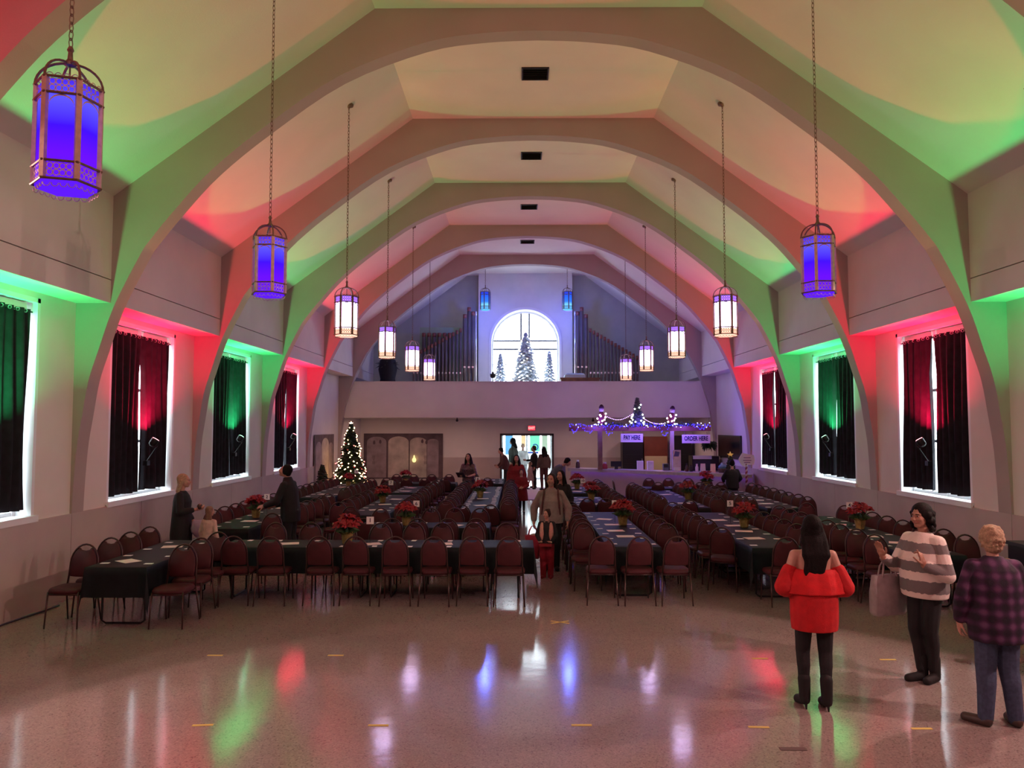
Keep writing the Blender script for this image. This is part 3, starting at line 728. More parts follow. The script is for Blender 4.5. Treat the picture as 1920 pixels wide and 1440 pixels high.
table_run('short table behind sign 7', -2.98, 20.25, 1, 'y', (-1, 1), nc=4, tuck=.08)
table_run('far crosswise table', -4.22, 23.9, 1, 'x', (-1, 1), nc=4, tuck=.1, plant=(-3.5, 23.9))
table_run('long table left of the aisle', -.86, 15.53, 3, 'y', (-1, 1), nc=13, tuck=.06, dense=True, plant=(-.95, 18.9, 1.1), sign=(-1.03, 19.3, '8', .42), end_near=(-1.1, -.55), sheets=3)
table_run('far table left of the aisle', -.86, 23.5, 1, 'y', (-1, 1), nc=4, tuck=.06, end_near=(-.95,))
table_run('front table right of aisle', 1.67, 11.22, 2, 'y', (-1, 1), nc=8, tuck=.09, plant=(1.83, 13.7, 1.15), sign=(1.72, 13.9, '9', .36), end_near=(1.16, 1.66, 2.18), sheets=4, skip=((1, 0), (-1, 0)))
table_run('second table right of aisle', 1.62, 16.9, 1, 'y', (-1, 1), nc=4, tuck=.09, plant=(1.72, 18.4, 1.1), sign=(1.55, 18.8, '10', .42), end_near=(1.45, 1.85))
table_run('third table right of aisle', 1.62, 20.25, 1, 'y', (-1, 1), nc=4, tuck=.09, plant=(1.62, 21.6, 1.1))
table_run('front table with sign 5', 3.72, 11.15, 2, 'y', (-1, 1), nc=8, tuck=.06, plant=(3.88, 13.4, 1.1), sign=(3.78, 13.9, '5', .36), end_near=(3.68,), sheets=4, skip=((-1, 0), (-1, 1)))
chair(3.16, 12.02, -.35, 'burgundy chair turned outwards at the left of sign 5 table', 'chairs at the front table with sign 5')
table_run('table behind sign 5', 3.72, 16.6, 2, 'y', (-1, 1), nc=8, tuck=.06, plant=(4.05, 18.6, 1.1), end_near=(3.55,))
table_run('crosswise table before the bar', 3.55, 22.1, 1, 'x', (-1, 1), nc=4, tuck=.1, plant=(5.35, 22.1, 1.2))
chair(3.0, 22.3, -PI / 2, 'lone burgundy chair at the left end of the table before the bar', 'chairs at the crosswise table before the bar')
table_run('front right-wall table', 5.66, 10.55, 2, 'y', (-1, 1), nc=8, tuck=.06, plant=(5.78, 13.2, 1.15), sign=(5.78, 13.6, '4', .36), end_far=(5.75,), sheets=4)
table_run('back right-wall table', 5.66, 16.5, 2, 'y', (-1, 1), nc=8, tuck=.06, sheets=4)

# ================================================================== TREES
def fir(name, x, y, z, h, r, leaf, n_br, seed, label, bulbs=(), trunk_h=.15, group=None, ornaments=0, glow=None, bulb_r=.012):
    rnd = random.Random(seed); o = empty(name, (x, y, z)); tag(o, label, 'Christmas tree', group)
    MB().tube([(0, 0, 0), (0, 0, h * .9)], [.035 * h / 2, .008], 7).build('trunk', wood_m, o)
    MB().lathe([(r * .35, 0), (r * .35, .02), (.04, .05)], 10).build('stand', black_metal, o)
    f = MB(); tips = []
    for i in range(n_br):
        t = (i + .5) / n_br; zz = trunk_h + (h - trunk_h) * t; rr = r * (1 - t) ** .75 * rnd.uniform(.72, 1.05) + .02
        a = i * 2.39996 + rnd.uniform(-.2, .2); d = Vector((math.cos(a), math.sin(a), 0)); tip = d * rr + Vector((0, 0, zz - rr * .28))
        root = Vector((0, 0, zz)); ax_ = tip - root; L = ax_.length; sd = Vector((-d.y, d.x, 0))
        for j in range(7):
            q = root + ax_ * (.25 + .75 * j / 6); w = (.05 + .22 * rr) * (1 - .5 * j / 6)
            for sg in (-1, 1, 0):
                e = q + (sd * sg * w + ax_.normalized() * w * (.7 if sg else 1.1)) + Vector((0, 0, rnd.uniform(-.03, .04)))
                n = Vector((0, 0, .018 + .012 * h)); k = sd * .018 if sg == 0 else ax_.normalized() * .022
                f.add([q - k, q + k, q + n, e], [(0, 1, 3), (1, 2, 3), (2, 0, 3), (0, 2, 1)])
        tips.append((root, ax_))
    tag(f.build('foliage', leaf, o), kind='stuff')
    for bname, cnt, bm_ in bulbs:
        b = MB()
        for i in range(cnt):
            root, ax_ = tips[int(len(tips) * (1 - math.sqrt(1 - .999 * rnd.random())))]; p = root + ax_ * rnd.uniform(.92, 1.08) + ax_.normalized() * .045 + Vector((0, 0, .02))
            b.ell(p, (bulb_r,) * 3, 5, 4)
        tag(b.build(bname, bm_, o), kind='stuff')
    if ornaments:
        b = MB()
        for i in range(ornaments):
            root, ax_ = rnd.choice(tips); b.ell(root + ax_ * .97 - Vector((0, 0, .04)), (.035,) * 3, 8, 6)
        tag(b.build('baubles', mat('red_bauble', (.4, .01, .02), .2, .3), o), kind='stuff')
    st = MB(); pts = []
    for i in range(10):
        a = PI / 2 + PI * i / 5; q = .075 if i % 2 == 0 else .032; pts.append((q * math.cos(a), q * math.sin(a)))
    st.prism(pts, 'y', -.012, .012)
    if glow:
        st.build('star', emis('star_warm', (1, .75, .5), 6, False), o, (0, 0, h + .03))
        for zz, e in glow: lamp('tree_glow', 'POINT', (0, -.1 if zz < 1 else 0, zz), e, (1, .50, .16), parent=o, shadow_soft_size=.25)
    elif 'frosted' in name: lamp('tree_glow', 'POINT', (0, -r * .9, h * .55), 9 * r, (.75, .85, 1), parent=o, shadow_soft_size=.2)  # lamp added before the frosted foliage to brighten it
    return o
fir_green = mat('fir_needles', (.022, .05, .02), .6, var=.4, vscale=15)
fir_frost = mat('frosted_needles', (.75, .82, .85), .7, var=.3, vscale=15)
nt, b, tc = nodes(fir_frost); tl = nt.nodes.new('ShaderNodeBsdfTranslucent'); tl.inputs[0].default_value = (.8, .88, .95, 1); ms = nt.nodes.new('ShaderNodeMixShader'); ms.inputs[0].default_value = .55
nt.links.new(b.outputs[0], ms.inputs[1]); nt.links.new(tl.outputs[0], ms.inputs[2]); nt.links.new(ms.outputs[0], nt.nodes['Material Output'].inputs[0])
warm_b = emis('bulb_warm', (1, .62, .28), 16, False); red_b = emis('bulb_red', (1, .12, .12), 9, False); white_b = emis('bulb_white', (.95, .97, 1), 14, False)
blue_b = emis('bulb_blue', (.035, .02, 1), 4, False); blue_w = emis('bulb_bluewhite', (.55, .55, 1), 14, False)
fir('christmas_tree', -5.72, 26.2, 0, 2.56, .66, fir_green, 260, 1, 'tall green Christmas tree covered in warm lights by the left wall', (('warm_bulbs', 470, warm_b), ('red_bulbs', 70, red_b)), .2, ornaments=30, glow=((.5, 26), (1.3, 16)), bulb_r=.017)
fir('small_fir', -6.12, 24.0, 0, 1.28, .36, fir_green, 110, 2, 'small dark unlit fir tree beside the side banner', (), .1)
fir('frosted_tree', .26, 29.7, 3.05, 3.05, .80, fir_frost, 300, 3, 'large frosted tree in the middle of the arched window', (('bulbs', 460, white_b), ('gold_bulbs', 120, warm_b)), .2, 'frosted trees at the arched window', bulb_r=.02)
fir('frosted_tree', -.74, 30.6, 3.05, 2.32, .38, fir_frost, 130, 4, 'small frosted tree on the left side of the arched window', (('bulbs', 130, blue_w),), .15, 'frosted trees at the arched window')
fir('frosted_tree', 1.21, 30.6, 3.05, 2.42, .40, fir_frost, 130, 5, 'small frosted tree on the right side of the arched window', (('bulbs', 90, white_b), ('blue_bulbs', 80, blue_w)), .15, 'frosted trees at the arched window')

# ================================================================== ORGAN AND BALCONY FURNITURE
pipe_m = mat('organ_pipe_metal', (.15, .115, .10), .55, .15, var=.2, vscale=2, spec=.3)
pipe_tip = mat('organ_pipe_tip', (.26, .09, .055), .5, .2, var=.2)
pipe_white = mat('organ_pipe_polished', (.85, .85, .88), .2, .6)
def pipe(o, x, y, ztop, r, zm=4.62, m_=None):
    p = obj('pipe', MB().lathe([(r * .35, 3.35), (r, zm - .12), (r, ztop - .16)], 10, (x, y, 0)).mesh('pipe', m_ or pipe_m, True), o)
    MB().lathe([(r * 1.04, ztop - .16), (r * 1.04, ztop), (r * .85, ztop), (r * .85, ztop - .05)], 10, (x, y, 0)).build('pipe_tip', pipe_tip if m_ is None else m_, p, smooth=True)
    MB().box(x - r * .5, x + r * .5, y - r * 1.06, y - r * .8, zm - .03, zm + .03).build('pipe_mouth', pipe_white, p)
def organ(s):
    if s < 0: o = empty('pipe_organ', (0, 0, 0)); lab = 'rank of dark organ pipes left of the arched window, rising to the right'
    else: o = empty('pipe_organ', (0, 0, 0)); lab = 'rank of dark organ pipes right of the arched window, falling to the right'
    tag(o, lab, 'pipe organ', 'organ pipes on the balcony')
    c = .26
    MB().box(*sorted((c + s * 1.9, c + s * 4.7)), 30.35, 30.95, 3.05, 3.38).build('wind_chest', wood_m, o)
    for i in range(15):
        f = i / 14; pipe(o, c + s * (4.45 - 2.0 * f), 30.6, 5.40 + 1.08 * f if s < 0 else 5.30 + 1.18 * f, .052)
    for x, z in ((2.42, 6.97), (2.25, 7.25), (2.09, 7.08)): pipe(o, c + s * x, 30.58, z, .075, 4.85)
    pipe(o, c + s * 1.97, 30.5, 7.08, .03, 4.9, pipe_white)
    if s < 0:
        for i in range(6): pipe(o, c - 4.1 + i * .21, 30.9, 6.26, .075)
        MB().box(c - 4.28, c - 2.6, 31.0, 31.05, 4.2, 6.5).build('back_board', mat('green_board', (.30, .42, .27), .7, var=.1), o)
organ(-1); organ(1)
# organ console with a pale cover, covered stand, music stand
o = empty('organ_console', (2.3, 29.2, 3.05)); tag(o, 'brown wooden organ console behind the balcony front, right of the window', 'organ console')
MB().box(-.72, .72, -.35, .35, 0, 1.22).build('case', wood_m, o); MB().box(-.75, .75, -.38, .38, 1.22, 1.27).build('top', wood_m, o)
for x in (-.7, .62): MB().box(x, x + .08, -.45, -.36, 0, 1.0).build('cheek', wood_m, o)
o = tag(MB().loft([[(-.40, -.25, 4.325), (.40, -.25, 4.325), (.40, .25, 4.325), (-.40, .25, 4.325)], [(-.38, -.22, 4.44), (.38, -.22, 4.44), (.38, .22, 4.44), (-.38, .22, 4.44)], [(-.30, -.16, 4.50), (.3, -.16, 4.50), (.3, .16, 4.50), (-.3, .16, 4.50)]]).build('folded_cloth', mat('pale_blue_cloth', (.5, .68, .75), .8, var=.08, bump=.3, bscale=25), None, (2.12, 29.2, 0)),
        'pale blue folded cover lying on the organ console', 'cloth')
o = empty('potted_palm', (-5.0, 29.2, 3.05)); tag(o, 'dark palm draped in black at the left end of the balcony', 'potted plant')
MB().lathe([(.22, 0), (.30, .5), (.34, .95), (.28, 1.25), (.36, 1.6), (.30, 1.95), (.15, 2.08)], 12).build('black_drape', mat('black_drape', (.01, .01, .012), .8), o, smooth=True)
pf = MB()
for i in range(18):
    a = i * 2.4; bract(pf, (0, 0, 1.75 + .02 * (i % 6)), (math.cos(a), math.sin(a), .7 - .1 * (i % 9)), .42 + .05 * (i % 3), .07, -.3)
tag(pf.build('fronds', mat('dark_frond', (.012, .018, .012), .6), o), kind='stuff')
o = empty('music_stand', (-.98, 29.0, 3.05)); tag(o, 'black music stand silhouetted before the left frosted tree', 'music stand')
MB().tube([(0, 0, 0), (0, 0, 1.25)], .015, 6).build('pole', black_metal, o); MB().lathe([(.05, 1.26), (.10, 1.30), (.115, 1.40), (.125, 1.42), (.05, 1.43), (.03, 1.50)], 10).build('tray', black_metal, o)
for i in range(3): MB().tube([(0, 0, .15), (.25 * math.cos(i * 2.1), .25 * math.sin(i * 2.1), 0)], .012, 5).build('leg', black_metal, o)

# ================================================================== BANNERS, EXIT SIGN, BACK WALL DETAILS
ban_dark = mat('banner_dark_print', (.11, .075, .08), .8, var=.3, vscale=3)
ban_pale = mat('banner_pale_print', (.46, .39, .33), .8, var=.3, vscale=2.2)
ban_mid = mat('banner_mauve_print', (.29, .22, .23), .8, var=.3, vscale=2.5)
def arch_poly(x0, x1, z0, zs, n=10):
    c, r = (x0 + x1) / 2, (x1 - x0) / 2
    return [(x0, z0), (x1, z0)] + [(c + r * math.cos(PI * i / n), zs + r * .55 * math.sin(PI * i / n)) for i in range(n + 1)]
o = empty('wall_banner', (-4.75, YBACK - .04, 0)); tag(o, 'wide printed banner of pale arches on the back wall right of the tree', 'banner')
MB().box(-1.63, 1.63, -.006, 0, .35, 2.2).build('cloth', ban_dark, o)
for x0, x1, m_ in ((-1.5, -.70, ban_mid), (-.62, .22, ban_pale), (.27, .96, ban_pale), (.98, 1.45, ban_mid)):
    MB().prism(arch_poly(x0, x1, .4, 1.85), 'y', -.012, -.006).build('printed_arch', m_, o)
for x, z in ((-1.2, 1.75), (-.95, 1.78), (.78, 1.80), (.95, 1.76)):
    MB().lathe([(.01, 0), (.05, .04), (.045, .12), (.01, .17)], 8, (x, -.014, z), 1, .1).build('printed_bird', ban_dark, o)
for x in (-1.22, .90): obj('printed_letters', text_mesh('printed_letters', 'III=III', .17, ban_dark, .001), o, (x, -.014, 1.12)).rotation_euler = (0, PI / 2, 0)
o = tag(MB().ell((0, 0, 0), (.085, .085, .10), 12, 8).lathe([(.03, .09), (.035, .13), (.01, .2)], 8).build('yellow_globe', emis('globe_glow', (1, .75, .28), 1.4), None, (-4.29, YBACK - .14, 1.12), smooth=True), 'small round yellow globe glowing against the wide banner', 'lamp')  # yellow emissive globe in front of the banner
o = empty('wall_banner', (AX - WH + .04, 25.68, 0)); tag(o, 'narrow printed banner on the left wall beside the lit tree', 'banner')
MB().box(0, .006, -1.28, 1.28, .3, 2.22).build('cloth', ban_dark, o)
MB().prism(arch_poly(-1.12, -.42, .35, 1.8), 'x', .006, .012).build('printed_arch', ban_mid, o)
MB().prism(arch_poly(-.38, .55, .35, 1.85), 'x', .006, .012).build('printed_arch', ban_pale, o)
MB().prism(arch_poly(.6, 1.1, .35, 1.8), 'x', .006, .012).build('printed_arch', ban_mid, o)
o = empty('exit_sign', (.52, YBACK - .05, 2.42)); tag(o, 'small red lit exit sign above the doorway', 'sign')
MB().box(-.15, .15, -.03, .045, -.10, .10).build('housing', black_plastic, o); MB().box(-.14, .14, -.036, -.03, -.09, .09).build('face', emis('exit_red', (1, .03, .05), 2.2), o)
obj('letters', text_mesh('letters', 'EXIT', .13, emis('exit_letters', (1, .25, .22), 3.2, False), .002, .002), o, (0, -.04, 0))
for x in (-2.3, 2.75):
    o = empty('ceiling_camera', (x, 28.6, 2.81)); tag(o, f'tiny black camera under the balcony edge, {"left" if x < 0 else "right"} of the doorway', 'camera', 'cameras under the balcony')
    MB().tube([(0, 0, 0), (0, 0, -.07)], .02, 6).build('mount', black_plastic, o); MB().ell((0, 0, -.10), (.05, .05, .05), 8, 6).build('dome', black_plastic, o)
# black wall screen, right wall
o = empty('wall_screen', (AX + WH - .06, 26.0, 1.82)); tag(o, 'large black screen on the right wall behind the bar', 'screen')
MB().box(0, .05, -1.37, 1.37, -.39, .37).build('casing', black_plastic, o); MB().box(-.004, 0, -1.34, 1.34, -.36, .34).build('display', mat('dark_glass', (.004, .004, .006), .25), o)

# ================================================================== THE BAR
front = [(1.76, 26.4), (2.3, 25.95), (3.3, 25.35), (4.5, 24.5), (5.9, 23.5), (6.6, 22.95), (AX + WH - .22, 22.85)]
def offs(P, d):
    out = []
    for i, p in enumerate(P):
        t = (Vector(P[min(i + 1, len(P) - 1)]) - Vector(P[max(i - 1, 0)])).normalized(); n = Vector((-t.y, t.x))
        if n.y < 0: n = -n
        q = Vector(p) + n * d; out.append((q.x, q.y))
    return out
o = empty('bar_counter', (4.3, 24.6, 0)); tag(o, 'long curved bar counter with violet light under its edge', 'bar counter')
L_ = lambda P: [(x - 4.3, y - 24.6) for x, y in P]
MB().prism(L_(front + offs(front, .5)[::-1]), 'z', 0, 1.03).build('body', mat('bar_laminate', (.42, .33, .28), .6, var=.05), o)
MB().prism(L_(offs(front, -.16) + offs(front, .55)[::-1]), 'z', 1.03, 1.075).build('countertop', mat('bar_top', (.45, .42, .42), .3, var=.1, vscale=10), o)
MB().prism(L_(offs(front, -.16) + offs(front, -.145)[::-1]), 'z', .97, 1.03).build('counter_lip', mat('bar_top', (.45, .42, .42), .3), o)
MB().prism(L_(offs(front, -.11) + offs(front, -.09)[::-1]), 'z', 1.012, 1.028).build('light_strip', emis('violet_strip', (.24, .07, 1), 5), o)
bar_at = lambda f: (lambda i, q: (front[i][0] + (front[i + 1][0] - front[i][0]) * q, front[i][1] + (front[i + 1][1] - front[i][1]) * q))(min(int(f), 5), f - min(int(f), 5))
BZ = 1.077
# timber canopy: two posts on the counter and a beam, garland on top
o = empty('bar_canopy', (3.95, 25.4, BZ)); tag(o, 'timber frame over the bar: posts carrying a red-brown beam', 'canopy')
beam_m = mat('redwood_beam', (.22, .07, .05), .6, var=.3, vscale=5)
MB().box(-2.3, 2.35, -.05, .05, 1.26, 1.42).build('beam', beam_m, o)
MB().box(-1.36, -1.21, -.06, .06, 0, 1.26).build('post', mat('post_wood', (.17, .09, .05), .6, var=.3, vscale=5), o)
MB().box(1.02, 1.14, -.06, .06, 0, 1.26).build('post', mat('cream_post', (.6, .52, .38), .6, var=.05), o)
MB().box(-1.36, -1.0, .06, .5, 1.30, 1.40).build('brace', beam_m, o); MB().box(.9, 1.2, .06, .5, 1.30, 1.40).build('brace', beam_m, o)
gz = BZ + 1.45
g = empty('garland', (3.95, 25.38, gz)); tag(g, 'dark fir garland wound with blue lights along the bar beam', 'garland')
gf = MB(); gb = MB(); gw = MB(); r_ = random.Random(9)
for i in range(520):
    x = r_.uniform(-1.35, 1.75); p = Vector((x, r_.uniform(-.05, .05), r_.uniform(-.05, .06) + .03 * math.sin(x * 5)))
    d = Vector((r_.uniform(-1, 1), r_.uniform(-1, 1), r_.uniform(-.7, .9))).normalized(); e = p + d * r_.uniform(.06, .13); k = d.orthogonal().normalized() * .014; k2 = d.cross(k).normalized() * .014
    gf.add([p - k, p + k, p + k2, e], [(0, 1, 3), (1, 2, 3), (2, 0, 3), (0, 2, 1)])
tag(gf.build('needles', fir_green, g), kind='stuff')
def blue_run(m, x0, x1, sag, n, zo=0):
    for i in range(n):
        f = i / (n - 1); m.ell((x0 + (x1 - x0) * f + r_.uniform(-.03, .03), -.06 + r_.uniform(-.02, .03), zo - sag * math.sin(PI * f) + r_.uniform(-.04, .04)), (.016,) * 3, 5, 4)
for a, b_, sg, n in ((-2.3, -1.95, .22, 12), (-1.9, -1.4, .22, 12), (-1.2, -.8, .3, 12), (.65, 1.0, .32, 14), (-2.3, -1.3, .0, 22), (-1.2, .1, .02, 30), (.2, 2.3, .0, 50), (1.75, 2.3, .12, 14)): blue_run(gb, a, b_, sg, n)
for i in range(26): gb.ell((r_.uniform(-1.2, 1.2), -.08, r_.uniform(-.08, .09)), (.015,) * 3, 5, 4)
tag(gb.build('blue_bulbs', blue_b, g), kind='stuff')
gb2 = MB()
for i in range(34): gb2.ell((r_.uniform(-2.3, 2.3), -.085, r_.uniform(-.07, .08)), (.012,) * 3, 5, 4)
tag(gb2.build('pale_bulbs', blue_w, g), kind='stuff')
for x in (-1.4, 0, 1.4): lamp('garland_glow', 'POINT', (x, -.4, .1), 36, (.16, .08, 1), parent=g, shadow_soft_size=.2)
# figures and little tree on the garland, white globe bulbs
def plush(x, h, label, lean=0):
    o = empty('plush_figure', (x, 25.38, gz + .03), 0); tag(o, label, 'figurine', 'decorations on the bar beam'); o.rotation_euler = (0, lean, 0)
    MB().lathe([(.07, 0), (.12, .08), (.13, h * .35), (.09, h * .55), (.05, h * .62)], 12).build('body', mat('red_plush', (.14, .015, .03), .9), o, smooth=True)
    MB().ell((0, 0, h * .73), (.085, .08, .09), 10, 8).build('head', mat('pale_plush', (.55, .42, .40), .9), o, smooth=True)
    MB().lathe([(.09, h * .80), (.08, h * .88), (.045, h * .97), (.0, h)], 10).build('cap', mat('dark_plush', (.06, .02, .03), .9), o, smooth=True)
    b = MB()
    for i in range(9): a = i * 2.4; b.ell((.14 * math.cos(a), -.03 - .1 * abs(math.sin(a)), .03 + h * .06 * i), (.028,) * 3, 6, 5)
    tag(b.build('globe_bulbs', emis('globe_white', (.9, .95, 1), 10, False), o), kind='stuff')
plush(2.72, .66, 'small red plush figure with white bulbs, left end of the beam'); plush(4.98, .62, 'small dark red plush figure with white bulbs, right part of the beam', .15)
fir('mini_tree', 3.9, 25.38, gz + .02, .88, .20, mat('grey_green_needles', (.12, .14, .13), .7, var=.3), 70, 8, 'narrow little tree with white globe bulbs in the middle of the beam', (('globe_bulbs', 26, emis('globe_white', (.9, .95, 1), 10, False)),), .04, 'decorations on the bar beam', bulb_r=.026)
o = MB()
for x0, x1, z0, z1, sg in ((2.85, 3.75, .30, .38, .16), (4.05, 4.75, .25, .05, .08)):
    for i in range(18): f = i / 17; o.ell((x0 + (x1 - x0) * f, 0, z0 + (z1 - z0) * f - sg * math.sin(PI * f)), (.012,) * 3, 5, 4)
s_ = empty('string_lights', (0, 25.34, gz)); tag(s_, 'thin string of tiny violet lights swagged between the beam figures', 'string lights')
tag(o.build('violet_bulbs', emis('bulb_violet', (.6, .3, 1), 9, False), s_), kind='stuff')
w_ = MB()
for x0, x1, z0, z1, sg in ((2.85, 3.75, .30, .38, .16), (4.05, 4.75, .25, .05, .08)):
    w_.tube([(x0 + (x1 - x0) * i / 12, .004, z0 + (z1 - z0) * i / 12 - sg * math.sin(PI * i / 12)) for i in range(13)], .004, 4)
tag(w_.build('wire', black_plastic, s_), kind='stuff')
# hanging signs
for txt, x, wd, z, lab in (('PAY HERE', 3.70, .72, 2.12, 'white board reading PAY HERE hanging under the bar beam'), ('ORDER HERE', 5.80, .92, 2.09, 'white board reading ORDER HERE hanging under the bar beam')):
    o = empty('hanging_sign', (x, 25.30, z)); tag(o, lab, 'sign', 'signs over the bar')
    MB().box(-wd / 2, wd / 2, -.012, .012, -.15, .13).build('board', paper_m, o)
    obj('letters', text_mesh('letters', txt, .20, navy_ink, .002, .006, .62 if txt[0] == 'P' else .66), o, (0, -.016, .0))
    for q in (-1, 1): MB().tube([(q * wd * .4, 0, .13), (q * wd * .4, .05, .22)], .006, 5).build('cord', black_plastic, o)
# kitchen side under the balcony
def thing_box(name, x0, x1, y0, y1, z0, z1, m_, label, cat, extra=None, group=None):
    o = empty(name, ((x0 + x1) / 2, (y0 + y1) / 2, z0)); tag(o, label, cat, group); a, b_, c = (x1 - x0) / 2, (y1 - y0) / 2, z1 - z0
    MB().box(-a, a, -b_, b_, 0, c).build('body', m_, o)
    if extra: extra(o, a, b_, c)
    return o
def opening_front(o, a, b_, c):
    for i in range(4): MB().box(-a + .04, a - .04, -b_ - .012, -b_, .3 + i * .35, .31 + i * .35).build('shelf', mat('shelf_grey', (.03, .03, .04), .4), o)
    MB().box(a - .06, a - .03, -b_ - .03, -b_, .6, 1.2).build('handle', steel, o)
thing_box('dark_hatch_box', 4.16, 4.98, 31.0, 31.65, 0, 1.86, black_plastic, 'black box standing for the dark kitchen hatch behind the PAY HERE sign', 'hatch', opening_front)  # solid black box added in place of a dark pass-through opening
thing_box('tall_cabinet', 5.04, 5.98, 31.1, 31.65, 0, 2.08, mat('red_brown_panel', (.20, .045, .02), .5, var=.15), 'red-brown tall cabinet with a cream lower front behind the bar', 'cabinet', lambda o, a, b_, c: MB().box(-a + .02, a - .02, -b_ - .015, -b_, .3, 1.3).build('cream_front', mat('cream_panel', (.62, .52, .30), .6, var=.05), o))
thing_box('dark_doorway_box', 6.25, 6.95, 31.1, 31.65, 0, 2.12, black_plastic, 'black box standing for the dark doorway below the ORDER HERE sign', 'doorway', opening_front)  # solid black box put where a dark doorway opens to the kitchen
thing_box('pizza_oven', 6.05, 6.98, 27.0, 27.6, .95, 1.45, black_plastic, 'black counter oven with a pale top behind the bar', 'oven', lambda o, a, b_, c: (MB().box(-a * .95, a * .45, -b_ - .02, -b_ + .05, c - .1, c + .02).build('pale_strip', paper_m, o), MB().box(-a * .9, a * .4, -b_ - .012, -b_, .08, c - .14).build('oven_window', mat('oven_glass', (.05, .05, .055), .2), o)))
thing_box('work_table', 5.9, 7.0, 26.9, 27.65, 0, .945, steel, 'steel work table carrying the oven behind the bar', 'table')
# hanging plant
o = empty('hanging_plant', (6.55, 26.6, 1.9)); tag(o, 'dark trailing plant hanging beside the ORDER HERE sign', 'potted plant')
MB().lathe([(.08, -.06), (.13, .06), (.11, .06)], 10).build('pot', black_plastic, o); MB().tube([(0, 0, .06), (0, 0, .9)], .005, 4).build('hanger', black_plastic, o)
pf = MB()
for i in range(60):
    a = i * 2.4; bract(pf, (.08 * math.cos(a), .08 * math.sin(a), .05), (math.cos(a), math.sin(a), .5 - .025 * i), .15 + .003 * i, .05, -.5)
tag(pf.build('leaves', green_leaf, o), kind='stuff')
# things on the bar top
def on_bar(f, back=.25):
    x, y = bar_at(f); return x, y + back
def jar(x, y, label, cols, h=.24, r=.06, name='jar', cat='jar', group=None):
    o = empty(name, (x, y, BZ)); tag(o, label, cat, group)
    MB().lathe([(r, 0), (r * 1.05, h * .1), (r, h * .6), (r * .6, h * .75), (r * .55, h * .8)], 10).build('body', cols[0], o, smooth=True)
    MB().lathe([(r * .62, h * .8), (r * .62, h), (0, h)], 10).build('lid', cols[1], o)
dkj = mat('dark_brown_glaze', (.06, .02, .02), .4); wj = mat('white_glaze', (.75, .74, .76), .4); rj = mat('red_print', (.35, .03, .05), .5)
jar(*on_bar(.45, .15), 'dark jar with a white lid at the left end of the bar', (dkj, wj), .27, .07)
jar(2.86, 25.78, 'red and white cup beside the brown bar post', (rj, wj), .22, .09, 'cup', 'cup')
o = empty('till_screen', (3.22, 25.62, BZ)); tag(o, 'dark till screen on a stand on the bar', 'till')
MB().box(-.18, .18, -.02, .02, .08, .26).build('display', black_plastic, o); MB().box(-.06, .06, -.03, .05, 0, .08).build('stand', black_plastic, o)
for i, (x, y) in enumerate(((3.95, 25.22), (4.25, 25.05))):
    o = empty('paper_stand', (x, y, BZ), .1 * i); tag(o, f'white paper box on the bar, {"left" if i == 0 else "right"} of the pair below PAY HERE', 'box', 'white boxes on the bar')
    MB().box(-.10, .10, -.06, .06, 0, .29).build('carton', paper_m, o); MB().box(-.09, .09, -.064, -.06, .02, .27).build('label_sheet', mat('pale_lilac_paper', (.7, .68, .8), .7), o)
o = empty('display_stand', (5.0, 24.55, BZ)); tag(o, 'tall lilac and blue printed display stand on the bar', 'display stand')
MB().box(-.13, .13, -.05, .05, 0, .66).build('backing', mat('lilac_print', (.55, .5, .62), .7, var=.15, vscale=12), o); MB().prism([(-.10, .46), (.06, .46), (.09, .6), (-.05, .63)], 'y', -.056, -.05).build('blue_print', mat('blue_print', (.08, .08, .3), .7), o)
MB().box(-.1, .1, -.1, -.05, 0, .12).build('pocket', mat('pale_lilac_paper', (.7, .68, .8), .7), o)
thing_box('card_reader', 4.62, 4.80, 24.75, 24.9, BZ, BZ + .22, mat('grey_plastic', (.12, .12, .15), .5), 'grey card reader on the bar before the cream cabinet', 'card reader', lambda o, a, b_, c: MB().box(-a * .8, a * .8, -b_ - .006, -b_, .1, c - .02).build('display', black_plastic, o))
for i, (x, y, lab, cc) in enumerate(((5.28, 24.35, 'dark bottle on the bar before the black doorway box', (dkj, black_plastic)), (5.40, 24.28, 'dark squat bottle next to the white bottle on the bar', (black_plastic, dkj)), (5.56, 24.20, 'white bottle with bands on the bar before the black doorway box', (wj, wj)))): jar(x, y, lab, cc, .24 - .03 * (i == 1), .05, 'bottle', 'bottle', 'bottles on the bar')
for x, y, cl, rz, lab in ((5.72, 24.0, 'pale_lilac_paper', .2, 'lilac menu card standing on the bar'), (5.98, 23.85, 'pink_paper', -.1, 'pink menu card standing on the bar'), (6.48, 23.5, 'pink_paper', .1, 'small pink carton on the bar beside the person in black')):
    o = empty('menu_card', (x, y, BZ), rz); tag(o, lab, 'menu card', 'cards standing on the bar')
    mm = mat(cl, (.7, .68, .8), .7); MB().cbox((0, .02, .13), (.15, .006, .26), 0, -.15).build('front_sheet', mm, o); MB().cbox((0, .07, .125), (.15, .006, .26), 0, .2).build('back_sheet', mm, o)
o = empty('gift_basket', (6.24, 23.68, BZ)); tag(o, 'wrapped gift basket with blue tissue on the bar', 'basket')
MB().lathe([(.13, 0), (.17, .12), (.16, .13)], 12).build('basket', mat('wicker', (.12, .08, .06), .8, var=.3, vscale=40), o); MB().ell((0, 0, .17), (.15, .12, .09), 10, 6).build('tissue', mat('blue_tissue', (.12, .3, .45), .6, bump=.6, bscale=20), o)
MB().ell((-.03, 0, .25), (.05, .04, .05), 8, 6).build('bow', mat('cyan_bow', (.25, .5, .6), .5), o)
